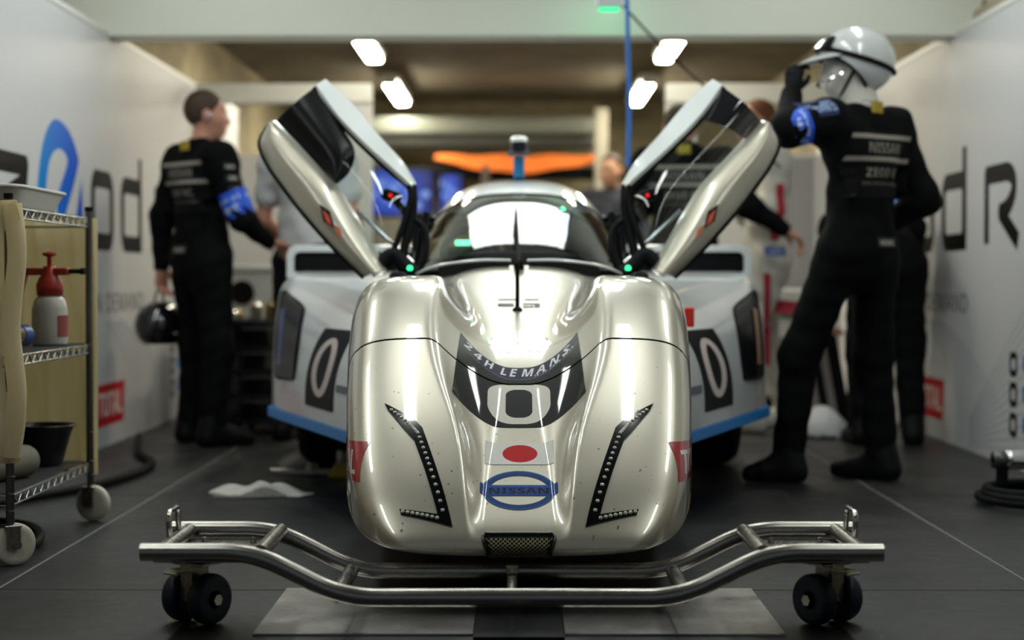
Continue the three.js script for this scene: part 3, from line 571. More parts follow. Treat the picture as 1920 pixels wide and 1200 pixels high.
// ---------- steel dolly ----------
{
  const t = thing('wheeled_dolly', 'bent steel tube dolly on casters under the car nose', 'dolly', [-.017, 0, 0]);
  const r = .0212, yU = .2, yL = .0945, X = [.86, .60, .39];
  const line = z => [[-X[0], yU, z], [-X[1], yU, z], [-X[2], yL, z], [X[2], yL, z], [X[1], yU, z], [X[0], yU, z]];
  const front = part('front_tube', pipe(line(.334), r, .075), M.steel, t), back = part('rear_tube', pipe(line(-.06), r, .075), M.steel, t);
  for (const s of [-1, 1]) {
    part('tube_cap', rod([s * .857, yU, .334], [s * .8605, yU, .334], .0205, 20), M.steel, front);
    part('tube_cap', rod([s * .857, yU, -.06], [s * .8605, yU, -.06], .0205, 20), M.steel, back);
    part('cross_tube', rod([s * .585, yU - .002, -.05], [s * .585, yU - .002, .325], .018, 18), M.steel, t);
    part('cross_tube', rod([s * .405, yL + .004, -.05], [s * .405, yL + .004, .325], .018, 18), M.steel, t);
    part('cross_tube', rod([s * .815, yU, -.05], [s * .815, yU, .325], .018, 18), M.steel, t);
    part('handle', pipe([[s * .818, yU + .012, .08], [s * .822, yU + .075, .08], [s * .822, yU + .075, .2], [s * .818, yU + .012, .2]], .007, .022, 10), M.chrome, t, 'bent steel loop handle');
    const pl = part('caster_plate', bx(Math.min(s * .60, s * .835), Math.max(s * .60, s * .835), .172, .18, -.04, .318, .003), M.steel, t);
    for (const [x, z] of [[.64, .05], [.64, .2], [.76, .05], [.76, .2]]) part('bolt', merge([new THREE.CylinderGeometry(.009, .009, .008, 6).translate(s * x, .184, z), new THREE.CylinderGeometry(.005, .005, .01, 10).translate(s * x, .19, z)]), M.chrome, pl);
    // twin wheel caster
    const c = new THREE.Group(); c.name = 'caster'; t.add(c); c.position.set(s * .765, 0, .14); c.rotation.y = s > 0 ? .62 : -.62;
    part('swivel', merge([lathe([[0, .15], [.042, .15], [.045, .158], [.045, .166], [.05, .171], [0, .171]], 28)]), M.steel, c);
    part('fork', merge([extrude([[-.032, .15], [.034, .15], [.036, .12], [.016, .05], [-.012, .05], [-.03, .12]], .007, .0015).rotateY(Math.PI / 2).translate(-.0035, 0, 0), bx(-.05, .05, .142, .15, -.034, .034, .004), bx(-.02, .02, .055, .15, .03, .036, .002)]), M.steel, c);
    part('axle', merge([rod([-.07, .062, 0], [.07, .062, 0], .008, 12), rod([-.074, .062, 0], [-.068, .062, 0], .014, 6), rod([.068, .062, 0], [.074, .062, 0], .014, 6)]), M.chrome, c);
    const tyre = lathe([[.022, -.02], [.048, -.021], [.058, -.018], [.062, -.009], [.062, .009], [.058, .018], [.048, .021], [.022, .02]], 40); tyre.rotateZ(Math.PI / 2);
    for (const q of [-1, 1]) part('wheel', tyre.clone().translate(q * .043, .062, 0), M.casterTyre || (M.casterTyre = std(rgb(.008, .012, .035), .45)), c, 'dark blue black wheel');
    part('brake_pedal', merge([bx(-.02, .02, .132, .138, .03, .085, .002), rod([-.02, .13, .085], [.02, .13, .085], .004, 8)]), M.chrome, c);
  }
  part('jack_pin', merge([rod([.0, yL + .015, .06], [.0, yL + .06 - .03, .06], .016, 18), rod([.0, yL - .0, -.05], [.0, yL, .32], .012, 12)]), M.steel, t);
}
// floor plates under the dolly and the black mat between them
for (const s of [-1, 1]) {
  const g = boxUV(bx(Math.min(s * .108, s * .622), Math.max(s * .108, s * .622), 0.0005, .006, -.33, .312), 2);
  const p = single('floor_plate', g, M.plate || (M.plate = std(rgb(.80, .78, .75), .33, 1, { roughnessMap: noiseTex(256, [3, 6, 12, 24], .5, 1.5), map: noiseTex(256, [3, 7, 40], .55, 1.05, true), bumpMap: noiseTex(256, [2, 4, 6], 0, 1), bumpScale: .0012 })), s < 0 ? 'scuffed steel floor plate nearer the wire shelf trolley' : 'scuffed steel floor plate nearer the coiled black hose', 'floor plate', 'steel floor plates');
}
single('rubber_mat', bx(-.106, .106, .0005, .008, -.5, .36, .002), M.black, 'black rubber strip between the steel floor plates', 'mat');
// ---------- people ----------
// naive surface nets over a signed distance function
function nets(sdf, lo, hi, h) {
  const nx = Math.ceil((hi.x - lo.x) / h) + 1, ny = Math.ceil((hi.y - lo.y) / h) + 1, nz = Math.ceil((hi.z - lo.z) / h) + 1, f = new Float32Array(nx * ny * nz);
  for (let k = 0, q = 0; k < nz; k++) for (let j = 0; j < ny; j++) for (let i = 0; i < nx; i++, q++) f[q] = sdf(lo.x + i * h, lo.y + j * h, lo.z + k * h);
  const id = new Int32Array(nx * ny * nz).fill(-1), pos = [], idx = [], sy = nx, sz = nx * ny;
  const E = [[0, 1], [2, 3], [4, 5], [6, 7], [0, 2], [1, 3], [4, 6], [5, 7], [0, 4], [1, 5], [2, 6], [3, 7]];
  for (let k = 0; k < nz - 1; k++) for (let j = 0; j < ny - 1; j++) for (let i = 0; i < nx - 1; i++) {
    const b = i + j * sy + k * sz, c = [f[b], f[b + 1], f[b + sy], f[b + sy + 1], f[b + sz], f[b + sz + 1], f[b + sz + sy], f[b + sz + sy + 1]];
    let neg = 0; for (const v of c) if (v < 0) neg++;
    if (!neg || neg === 8) continue;
    let x = 0, y = 0, z = 0, n = 0;
    for (const [p, q] of E) if ((c[p] < 0) !== (c[q] < 0)) { const t = c[p] / (c[p] - c[q]); x += (p & 1) + ((q & 1) - (p & 1)) * t; y += (p >> 1 & 1) + ((q >> 1 & 1) - (p >> 1 & 1)) * t; z += (p >> 2) + ((q >> 2) - (p >> 2)) * t; n++; }
    id[b] = pos.length / 3; pos.push(lo.x + (i + x / n) * h, lo.y + (j + y / n) * h, lo.z + (k + z / n) * h);
  }
  const quad = (a, b, c, d, fl) => { if (a < 0 || b < 0 || c < 0 || d < 0) return; if (fl) idx.push(a, c, b, b, c, d); else idx.push(a, b, c, b, d, c); };
  for (let k = 1; k < nz - 1; k++) for (let j = 1; j < ny - 1; j++) for (let i = 1; i < nx - 1; i++) {
    const b = i + j * sy + k * sz, s = f[b] < 0;
    if (s !== f[b + 1] < 0) quad(id[b - sy - sz], id[b - sz], id[b - sy], id[b], !s);
    if (s !== f[b + sy] < 0) quad(id[b - 1 - sz], id[b - sz], id[b - 1], id[b], s);
    if (s !== f[b + sz] < 0) quad(id[b - 1 - sy], id[b - sy], id[b - 1], id[b], !s);
  }
  const nor = [], e = h * .35;
  for (let i = 0; i < pos.length; i += 3) { const x = pos[i], y = pos[i + 1], z = pos[i + 2], n = V(sdf(x + e, y, z) - sdf(x - e, y, z), sdf(x, y + e, z) - sdf(x, y - e, z), sdf(x, y, z + e) - sdf(x, y, z - e)).normalize(); nor.push(n.x, n.y, n.z); }
  const g = new THREE.BufferGeometry(); g.setAttribute('position', new THREE.Float32BufferAttribute(pos, 3)); g.setAttribute('normal', new THREE.Float32BufferAttribute(nor, 3));
  const uv = []; for (let i = 0; i < pos.length; i += 3) uv.push(pos[i] + pos[i + 2], pos[i + 1]); g.setAttribute('uv', new THREE.Float32BufferAttribute(uv, 2)); g.setIndex(idx);
  return g;
}
const blend = (a, b, k) => { const h = Math.max(k - Math.abs(a - b), 0) / k; return Math.min(a, b) - h * h * k / 4; };
function cone(a, b, ra, rb) {                        // distance to a tapered capsule
  const bx_ = b[0] - a[0], by = b[1] - a[1], bz = b[2] - a[2], l2 = bx_ * bx_ + by * by + bz * bz || 1e-9;
  return (x, y, z) => { const px = x - a[0], py = y - a[1], pz = z - a[2], t = clamp((px * bx_ + py * by + pz * bz) / l2, 0, 1); return Math.hypot(px - bx_ * t, py - by * t, pz - bz * t) - (ra + (rb - ra) * t); };
}
const ell = (c, r) => { const m = Math.min(...r); return (x, y, z) => { const q = Math.hypot((x - c[0]) / r[0], (y - c[1]) / r[1], (z - c[2]) / r[2]); return (q - 1) * m; }; };
function union(list, k) { return (x, y, z) => { let d = 1e3; for (const f of list) d = blend(d, f(x, y, z), k); return d; }; }
const skinMat = (r, g, b) => phys(rgb(r, g, b), .5, 0, { sheen: .2, bumpMap: fine, bumpScale: .0006 });
const suitBump = noiseTex(256, [3, 6, 14, 90], 0, 1);
const cloth = (r, g, b, rough = .8) => phys(rgb(r, g, b), rough, 0, { sheen: r > .2 ? .3 : .02, sheenRoughness: .6, specularIntensity: r > .2 ? 1 : .14, bumpMap: suitBump, bumpScale: .006 });
M.suitBlack = cloth(.0048, .0048, .0055); M.suitWhite = cloth(.62, .61, .56); M.shirt = cloth(.66, .67, .68); M.trousers = cloth(.012, .012, .016); M.shoeBlack = phys(rgb(.006, .006, .007), .5, 0, { specularIntensity: .3 });
M.skin = skinMat(.52, .25, .17); M.skin2 = skinMat(.46, .24, .15); M.hairDark = std(rgb(.05, .026, .014), .7, 0, { bumpMap: suitBump, bumpScale: .004 }); M.hairRed = std(rgb(.16, .06, .025), .7, 0, { bumpMap: suitBump, bumpScale: .004 });
M.glove = cloth(.012, .012, .014);
const BASE = { pelvis: [0, .95, 0], chest: [0, 1.30, 0], neck: [0, 1.49, -.015], head: [0, 1.655, .02], shL: [.19, 1.435, -.01], elL: [.25, 1.15, -.03], wrL: [.25, .9, .06], shR: [-.19, 1.435, -.01], elR: [-.25, 1.15, -.03], wrR: [-.25, .9, .06],
  hipL: [.1, .92, 0], knL: [.12, .5, .02], anL: [.13, .1, -.02], toeL: [.16, .035, .17], hipR: [-.1, .92, 0], knR: [-.12, .5, .02], anR: [-.13, .1, -.02], toeR: [-.16, .035, .17], yaw: 0, pitch: 0, handL: null, handR: null, curl: .5 };
function person(label, pos, turn, look) {
  const J = { ...BASE, ...look.pose }, t = thing('person', label, 'person', pos, turn);
  // clothing
  const torso = (a, b, ra, rb, flat) => { const f = cone([a[0], a[1], a[2] / flat], [b[0], b[1], b[2] / flat], ra, rb); return (x, y, z) => f(x, y, z / flat) * .85; };
  const mid = [0, 1, 2].map(i => (J.pelvis[i] + J.chest[i]) / 2);
  const upper = [torso(J.chest, mid, .165, .15, .68), torso(mid, J.pelvis, .15, .16, .72), cone(J.shL, J.shR, .075, .075), cone(J.neck, J.chest, .07, .12)];
  const sleeve = look.short ? .45 : 1;
  for (const s of ['L', 'R']) {
    const sh = J['sh' + s], el = J['el' + s], wr = J['wr' + s], ch = [0, 1, 2].map(i => lerp(J.chest[i], sh[i], .5));
    upper.push(cone(ch, sh, .11, .078));
    if (look.short) upper.push(cone(sh, [0, 1, 2].map(i => lerp(sh[i], el[i], .55)), .076, .075)); else upper.push(cone(sh, el, .074, .06), cone(el, wr, .06, .044));
  }
  const lower = [torso(mid, J.pelvis, .13, .165, .74)];
  for (const s of ['L', 'R']) lower.push(cone(J['hip' + s], J['kn' + s], .103, .078), cone(J['kn' + s], J['an' + s], .078, .066));
  const fold = (x, y, z) => .0045 * Math.sin(26 * y + 4 * Math.sin(11 * x + 3) + 3 * Math.sin(13 * z)) * Math.sin(9 * x + 7 * z + 5 * y) + .002 * Math.sin(61 * y + 17 * x - 23 * z);
  const mk = (list, k) => { const u = union(list, k); return (x, y, z) => u(x, y, z) + fold(x, y, z); };
  const ext = (keys, pad) => { const lo = V(9, 9, 9), hi = V(-9, -9, -9); for (const k of keys) { lo.min(V(...J[k])); hi.max(V(...J[k])); } return [lo.subScalar(pad), hi.addScalar(pad)]; };
  const allUp = ['pelvis', 'chest', 'neck', 'shL', 'shR', 'elL', 'elR', 'wrL', 'wrR'], allLow = ['pelvis', 'chest', 'hipL', 'hipR', 'knL', 'knR', 'anL', 'anR'];
  let suitF;
  if (look.overall) { suitF = mk([...upper, ...lower], .055); const [a, b] = ext([...allUp, ...allLow], .21); part('race_suit', nets(suitF, a, b, .014), look.top, t, look.topLabel); }
  else {
    suitF = mk(upper, .05); const [a, b] = ext(allUp, .21); a.y = Math.min(a.y, J.pelvis[1] - .1);
    part('shirt', nets((x, y, z) => Math.max(suitF(x, y, z), J.pelvis[1] - .06 - y), a, b, .014), look.top, t, look.topLabel);
    const lf = mk(lower, .05), [c, d] = ext(allLow, .2); part('trousers', nets((x, y, z) => Math.max(lf(x, y, z), y - J.pelvis[1] - .09), c, d, .014), look.bottom, t);
  }
  for (const s of ['L', 'R']) {
    const an = J['an' + s], to = J['toe' + s], f = union([cone([an[0], an[1] + .05, an[2]], [an[0], .05, an[2] - .025], .058, .052), cone([an[0], .045, an[2] - .03], to, .048, .04), cone([an[0], an[1], an[2]], [lerp(an[0], to[0], .6), .05, lerp(an[2], to[2], .6)], .05, .042)], .04);
    const lo = V(Math.min(an[0], to[0]), .002, Math.min(an[2], to[2])).addScalar(-.11), hi = V(Math.max(an[0], to[0]), .2, Math.max(an[2], to[2])).addScalar(.11); lo.y = -.012;
    part('shoe', nets((x, y, z) => Math.max(f(x, y, z), .004 - y), lo, hi, .009), look.shoe || M.shoeBlack, t);
  }
  // body: head and hands in fine cells, the rest under the clothes
  const core = [cone(J.pelvis, J.chest, .09, .1), cone(J.chest, J.neck, .07, .052), cone(J.neck, [J.head[0], J.head[1] - .06, J.head[2]], .054, .052)];
  for (const s of ['L', 'R']) core.push(cone(J.chest, J['sh' + s], .06, .05), cone(J['sh' + s], J['el' + s], .044, .038), cone(J['el' + s], J['wr' + s], .04, .027), cone(J.pelvis, J['hip' + s], .08, .07), cone(J['hip' + s], J['kn' + s], .065, .05), cone(J['kn' + s], J['an' + s], .05, .036));
  const cf = union(core, .03), [ca, cb] = ext([...allUp, ...allLow, 'head'], .12), body = [nets(cf, ca, cb, .016)];
  const cy = Math.cos(J.yaw), sy = Math.sin(J.yaw), cp = Math.cos(J.pitch), sp = Math.sin(J.pitch);
  const toHead = (x, y, z) => { const a = x - J.head[0], b = y - J.head[1], c = z - J.head[2], x1 = a * cy - c * sy, z1 = a * sy + c * cy; return [x1, b * cp + z1 * sp, -b * sp + z1 * cp]; };
  const fromHead = (a, b, c) => { const y1 = b * cp - c * sp, z1 = b * sp + c * cp; return [J.head[0] + a * cy + z1 * sy, J.head[1] + y1, J.head[2] - a * sy + z1 * cy]; };
  const skull = union([ell([0, .03, -.012], [.076, .093, .096]), ell([0, -.03, .02], [.064, .085, .074]), ell([0, -.085, .045], [.04, .036, .045]), cone([0, .012, .086], [0, -.03, .108], .01, .0135), cone([-.03, .035, .077], [.03, .035, .077], .012, .012), cone([-.022, -.062, .082], [.022, -.062, .082], .009, .009), ell([-.048, -.02, .055], [.022, .028, .025]), ell([.048, -.02, .055], [.022, .028, .025])], .03);
  const ears = union([ell([-.078, -.004, -.008], [.012, .033, .02]), ell([.078, -.004, -.008], [.012, .033, .02])], .01), sock = union([ell([-.031, .014, .097], [.017, .012, .016]), ell([.031, .014, .097], [.017, .012, .016])], .005);
  const headF = (x, y, z) => { const [a, b, c] = toHead(x, y, z); return Math.max(blend(skull(a, b, c), ears(a, b, c), .012), -sock(a, b, c)); };
  if (!look.helmet) body.push(nets((x, y, z) => blend(headF(x, y, z), cf(x, y, z), .02), V(...J.head).addScalar(-.15), V(...J.head).addScalar(.16), .006));
  else body.push(nets(headF, V(...J.head).addScalar(-.15), V(...J.head).addScalar(.16), .008));
  const handGeo = [];
  for (const s of ['L', 'R']) {
    const wr = V(...J['wr' + s]), el = V(...J['el' + s]), d = (J['hand' + s] ? V(...J['hand' + s]) : wr.clone().sub(el)).normalize(), side0 = s === 'L' ? 1 : -1;
    const n = (Math.abs(d.y) > .8 ? V(-side0, 0, .2) : V(0, -1, 0)).projectOnPlane(d).normalize(), sd = d.clone().cross(n).normalize();   // n: palm side
    const P = (a, b, c) => wr.clone().addScaledVector(d, a).addScaledVector(sd, b).addScaledVector(n, c).toArray(), fs = [cone(wr.toArray(), P(.05, 0, 0), .027, .024)];
    for (let k = 0; k < 4; k++) fs.push(cone(P(.03, (k - 1.5) * .012, 0), P(.095, (k - 1.5) * .0205, 0), .016, .0125));
    const hand = [union(fs, .015)];
    for (let k = 0; k < 4; k++) { const L = [.03, .034, .032, .025][k]; let p = [.095, (k - 1.5) * .0205, 0], ang = 0; const ch = []; for (let m = 0; m < 3; m++) { ang += J.curl * (m ? 1.1 : .7); const q = [p[0] + Math.cos(ang) * L, p[1], p[2] + Math.sin(ang) * L]; ch.push(cone(P(...p), P(...q), .0098 - m * .0008, .009 - m * .0008)); p = q; } hand.push(union(ch, .004)); }
    const q = -side0 * (d.y > .8 || d.y < -.8 ? 1 : 1); hand.push(union([cone(P(.025, q * .022, .005), P(.06, q * .05, .018), .014, .0115), cone(P(.06, q * .05, .018), P(.09, q * .05, .034), .0112, .0095)], .006));
    const hf = union(hand, .005), c = wr.clone().addScaledVector(d, .08); handGeo.push(nets(hf, c.clone().addScalar(-.14), c.clone().addScalar(.14), .005));
  }
  if (look.glove) part('gloves', merge(handGeo), look.glove, t); else body.push(...handGeo);
  part('body', merge(body), look.skin || M.skin, t);
  if (!look.helmet) {
    part('eyes', merge([-1, 1].map(s => new THREE.SphereGeometry(.0125, 12, 8).translate(...fromHead(s * .031, .014, .079)))), M.eye || (M.eye = std(rgb(.12, .1, .09), .2)), t);
    const hl = look.hairLow ?? -.005, hairF = (x, y, z) => { const [a, b, c] = toHead(x, y, z), base = ell([0, .034, -.014], [.083, .1, .102])(a, b, c); return Math.max(base, hl - b + .0 * c + (c > -.03 ? (c + .03) * 1.25 : 0) + .002 * Math.sin(90 * a + 60 * b)); };
    part('hair', nets(hairF, V(...J.head).addScalar(-.14), V(...J.head).addScalar(.16), .006), look.hair || M.hairDark, t);
  }
  return { t, J, suitF, fromHead, headF };
}
// a patch laid on the clothing: shot from a plane along dir
function drape(P, name, o, u, v, dir, nu, nv, m, label, off = .004) {
  const O = V(...o), U = V(...u), W = V(...v), D = V(...dir).normalize();
  const f = (a, b) => { const p = O.clone().addScaledVector(U, a - .5).addScaledVector(W, b - .5); let s = 0; for (let i = 0; i < 60; i++) { const d = P.suitF(p.x + D.x * s, p.y + D.y * s, p.z + D.z * s); if (d < .0008) break; s += d * .8; if (s > .5) { s = .3; break; } } return p.addScaledVector(D, s - off); };
  const g = grid(f, nu, nv), n = g.attributes.normal; let k = 0; for (let i = 0; i < n.count; i++) k += n.getX(i) * D.x + n.getY(i) * D.y + n.getZ(i) * D.z;
  return part(name, k > 0 ? grid(f, nu, nv, true) : g, m, P.t, label);
}
const skullOf = (P, x, y, z) => P.headF(x, y, z);
function armBand(P, s, t0, t1, m, label) {           // a sleeve band round the upper arm, t along shoulder to elbow
  const a = V(...P.J['sh' + s]), b = V(...P.J['el' + s]), d = b.clone().sub(a).normalize(), x = V(0, 0, 1).cross(d).normalize(), y = d.clone().cross(x);
  const f = (u, v) => { const c = a.clone().lerp(b, lerp(t0, t1, v)), an = u * Math.PI * 2, dir = x.clone().multiplyScalar(Math.cos(an)).addScaledVector(y, Math.sin(an)); return c.addScaledVector(dir, lerp(.075, .063, lerp(t0, t1, v)) + .007 + .002 * Math.sin(7 * an + 9 * v)); };
  return part('arm_band', sheet(f, 32, 6, .004), m, P.t, label);
}
const bandTex = canvas(256, 128, (c, w, h) => { c.fillStyle = '#1a56d8'; c.fillRect(0, 0, w, h); c.fillStyle = '#c9d8f4'; c.font = 'bold 44px sans-serif'; for (const x of [6, 134]) { c.fillText('24h', x + 14, 60); c.font = 'bold 26px sans-serif'; c.fillText('LE MANS', x + 2, 100); c.font = 'bold 44px sans-serif'; } });
const bandBlue = std(0xffffff, .6, 0, { map: bandTex });
function backTex(word) {
  return canvas(512, 384, (c, w, h) => {
    c.fillStyle = '#0b0b0c'; c.fillRect(0, 0, w, h); c.fillStyle = '#a19c90'; c.fillRect(0, 20, w, 26); c.fillRect(0, 150, w, 26);
    c.fillStyle = '#8c887e'; c.textAlign = 'center'; c.font = 'bold 84px sans-serif'; c.fillText('NISSAN', w / 2, 128, 360); c.font = 'bold 70px sans-serif'; c.fillText('ZEOD RC', w / 2, 265, 330); c.font = '26px sans-serif'; c.fillText('ZERO EMISSION ON DEMAND', w / 2, 312, 330);
  });
}
const backPrint = phys(0xffffff, .85, 0, { map: backTex(), specularIntensity: .35 });
const wordPatch = (txt, bg, fg, w = 256, h = 80) => std(0xffffff, .75, 0, { map: canvas(w, h, c => { c.fillStyle = bg; c.fillRect(0, 0, w, h); c.fillStyle = fg; c.font = `bold ${h * .72}px sans-serif`; c.textAlign = 'center'; c.textBaseline = 'middle'; c.fillText(txt, w / 2, h * .55, w * .92); }) });
const beltWord = wordPatch('NISMO', '#121214', '#b9b6b0'), yellow = std(rgb(.45, .33, .03), .7);
function collar(P, m) { const n = P.J.neck, c = [n[0], n[1] + .012, n[2]]; return part('collar', (() => { const g = lathe([[.062, -.03], [.068, .028], [.076, .028], [.078, -.03]], 28); g.translate(...c); return g; })(), m, P.t); }
function crewMarks(P, belt = true) {
  drape(P, 'back_print', [0, 1.30, -.4], [-.36, 0, 0], [0, .27, 0], [0, 0, 1], 30, 24, backPrint, 'grey striped lettering across the back');
  part('collar_tab', (() => { const n = P.J.neck, g = bx(-.035, .035, -.022, .026, -.008, .004, .003); g.translate(n[0], n[1] + .012, n[2] - .078); return g; })(), yellow, P.t, 'yellow collar tab');
  if (belt) drape(P, 'belt_word', [0, .985, -.4], [-.13, 0, 0], [0, .042, 0], [0, 0, 1], 10, 4, beltWord, 'pale belt lettering');
}
// crewman by the printed panel, working at the car
const crewA = person('man in black race suit with cropped hair and blue armband reaching toward the car', [-1.6, 0, -4.7], 2.28, { overall: true, top: M.suitBlack, hairLow: -.05, pose: { elR: [-.285, 1.14, .06], wrR: [-.20, 1.03, .26], handR: [.2, -.15, 1], elL: [.27, 1.15, -.07], wrL: [.275, .91, -.07], yaw: -.42, head: [0, 1.66, .03], knL: [.13, .5, .04], anL: [.15, .1, .02], toeL: [.19, .035, .2] } });
crewMarks(crewA); collar(crewA, M.suitBlack); armBand(crewA, 'R', .58, 1.0, bandBlue, 'blue lettered armband');
for (let i = 0; i < 3; i++) drape(crewA, 'sleeve_badge', [-.5, 1.39 - i * .055, -.01 + i * .012], [0, 0, .07], [0, .032, 0], [1, 0, 0], 6, 3, wordPatch(['NISMO', 'ZEOD', 'RC'][i], '#121214', '#c4c2bd'), 'small pale sleeve lettering');
part('ear_defender', (() => { const g = new THREE.SphereGeometry(.014, 12, 8); g.translate(...crewA.fromHead(-.088, -.004, .004)); return g; })(), std(rgb(.55, .5, .62), .5), crewA.t, 'pale earplug');
{
  // spare helmet hanging from his other hand
  const hp = thing('crash_helmet', 'dark helmet with silver visor hanging beside the leg of the man with cropped hair', 'helmet', [-1.845, .60, -4.87], 2.3);
  const sh = ell([0, 0, 0], [.11, .125, .135]), hol = ell([0, -.01, 0], [.095, .11, .12]);
  part('shell', nets((x, y, z) => Math.max(sh(x, y, z), -hol(x, y, z), -Math.max(-z + .02, Math.abs(y - .0) - .042), -.1 - y), V(-.14, -.15, -.16), V(.14, .15, .16), .008), M.blackGloss, hp);
  part('visor', sheet((u, v) => { const a = lerp(-1.2, 1.2, u), y = lerp(-.042, .045, v), k = Math.sqrt(1 - (y / .125) ** 2); return V(Math.sin(a) * .113 * k, y, Math.cos(a) * .139 * k); }, 20, 6, .003), M.chrome, hp, 'silver visor');
  part('strap', tube([[.07, -.08, 0], [.06, .1, 0], [.0, .19, 0], [-.05, .1, 0], [-.08, -.06, 0]], .006, 40, 6), M.black, hp);
}
// crewman in the helmet
const crewD = person('man in black race suit lifting the peak of his white helmet', [1.40, 0, -2.98], -2.356, { overall: true, top: M.suitBlack, helmet: true, glove: M.glove, pose: { head: [.01, 1.70, .04], neck: [0, 1.52, 0], chest: [0, 1.32, 0], shL: [.2, 1.47, .02], elL: [.37, 1.43, .10], wrL: [.20, 1.59, .20], handL: [-.25, .9, .05], shR: [-.2, 1.46, -.02], elR: [-.29, 1.17, -.12], wrR: [-.22, 1.02, .10], hipL: [.1, .95, .02], knL: [.17, .52, .18], anL: [.215, .1, .2], toeL: [.32, .035, .31], knR: [-.125, .52, .02], anR: [-.134, .1, -.02], toeR: [-.10, .035, .17], yaw: .75, curl: .55, pelvis: [0, .97, 0] } });
crewMarks(crewD); collar(crewD, M.suitBlack); armBand(crewD, 'L', .56, 1.0, bandBlue, 'blue lettered armband');
drape(crewD, 'sleeve_badge', [.26, 1.6, -.3], [.06, 0, .01], [0, .1, 0], [.05, -.25, 1], 6, 6, wordPatch('LE MANS', '#10224f', '#9db4d8', 128, 128), 'navy sleeve badge');
{
  const HM = phys(rgb(.62, .65, .66), .25, 0, { clearcoat: 1, clearcoatRoughness: .05 }), J = crewD.J, f0 = crewD.fromHead;
  const put = (g) => { const p = g.attributes.position; for (let i = 0; i < p.count; i++) { const q = f0(p.getX(i), p.getY(i), p.getZ(i)); p.setXYZ(i, ...q); } g.computeVertexNormals(); return g; };
  const edge = z => lerp(-.105, .035, smooth((z + .12) / .22));
  const dome = ell([0, .03, -.022], [.132, .142, .158]), hollow = ell([0, .02, -.02], [.112, .12, .135]);
  const hel = part('helmet', put(nets((x, y, z) => Math.max(dome(x, y, z), -hollow(x, y, z), edge(z) - y), V(-.16, -.16, -.2), V(.16, .2, .18), .007)), HM, crewD.t, 'white open face helmet');
  part('helmet_peak', put(sheet((u, v) => { const a = lerp(-1.2, 1.2, u); return V(Math.sin(a) * (.126 + .004 * v), .062 - .012 * (1 - Math.cos(a)) - .05 * v * Math.cos(a), -.02 + Math.cos(a) * (.135 + .105 * v)); }, 24, 8, .006)), HM, hel, 'white peak');
  part('edge_trim', put(tube(Array.from({ length: 48 }, (_, i) => { const a = i / 48 * Math.PI * 2, z = -.022 + Math.cos(a) * .156, y = edge(z), k = Math.sqrt(Math.max(.2, 1 - ((y - .03) / .142) ** 2)); return [Math.sin(a) * .132 * k, y, -.022 + Math.cos(a) * .156 * k]; }), .006, 96, 6, true)), M.black, hel, 'black edge trim');
  part('goggle_strap', put(tube(Array.from({ length: 40 }, (_, i) => { const a = i / 40 * Math.PI * 2, y = .03 + .05 * Math.cos(a), k = Math.sqrt(1 - ((y - .03) / .142) ** 2); return [Math.sin(a) * .136 * k, y, -.022 + Math.cos(a) * .162 * k]; }), .011, 80, 8, true)), M.black, hel, 'black strap');
  const gog = part('goggle_frame', put(sheet((u, v) => { const a = lerp(-.75, .75, u), y = lerp(.072, .125, v), k = Math.sqrt(1 - ((y - .03) / .142) ** 2); return V(Math.sin(a) * .15 * k, y, -.022 + Math.cos(a) * (.185 * k)); }, 16, 6, .012)), M.black, hel);
  part('goggle_lens', put(sheet((u, v) => { const a = lerp(-.6, .6, u), y = lerp(.08, .117, v), k = Math.sqrt(1 - ((y - .03) / .142) ** 2); return V(Math.sin(a) * .156 * k, y, -.022 + Math.cos(a) * (.19 * k)); }, 16, 6, .003)), M.chrome, gog, 'silver lens');
  part('balaclava', nets((x, y, z) => Math.max(blend(skullOf(crewD, x, y, z) - .008, cone([J.head[0], J.head[1] - .05, J.head[2]], [J.neck[0], J.neck[1] + .02, J.neck[2]], .075, .078)(x, y, z), .03), J.neck[1] + .005 - y), V(J.head[0], J.neck[1] + .1, J.head[2]).addScalar(-.2), V(...J.head).addScalar(.17), .007), M.suitWhite, crewD.t, 'white balaclava');
  part('chin_strap', put(tube([[.1, -.01, .0], [.082, -.07, .03], [.05, -.115, .05], [0, -.132, .06], [-.05, -.115, .05], [-.082, -.07, .03], [-.1, -.01, 0]], .007, 40, 6)), M.black, hel);
  part('microphone', put(merge([tube([[.1, -.03, .05], [.09, -.06, .11], [.04, -.07, .135]], .006, 20, 6), new THREE.SphereGeometry(.014, 10, 8).translate(.035, -.07, .135)])), M.chrome, hel, 'silver microphone boom');
}
// crewman stooping behind him
person('man in black race suit stooping behind the man in the white helmet', [1.86, 0, -4.75], Math.PI, { overall: true, top: M.suitBlack, pose: { pelvis: [0, .93, -.02], chest: [0, 1.08, .30], neck: [0, 1.1, .47], head: [0, 1.08, .6], pitch: .9, shL: [.19, 1.1, .38], elL: [.24, .85, .45], wrL: [.2, .66, .56], shR: [-.19, 1.1, .38], elR: [-.24, .85, .45], wrR: [-.2, .66, .56], hipL: [.1, .9, -.02], hipR: [-.1, .9, -.02] } });
// man in the white shirt
person('man in white short sleeved shirt and dark trousers behind the raised car door', [-1.09, 0, -4.95], 2.75, { short: true, top: M.shirt, bottom: M.trousers, hair: M.hairDark, topLabel: 'white short sleeved shirt', pose: { head: [-.09, 1.66, .04], neck: [-.04, 1.49, 0], elR: [-.28, 1.15, -.03], wrR: [-.24, .95, .16], elL: [.27, 1.15, 0], wrL: [.2, 1.02, .2] } });
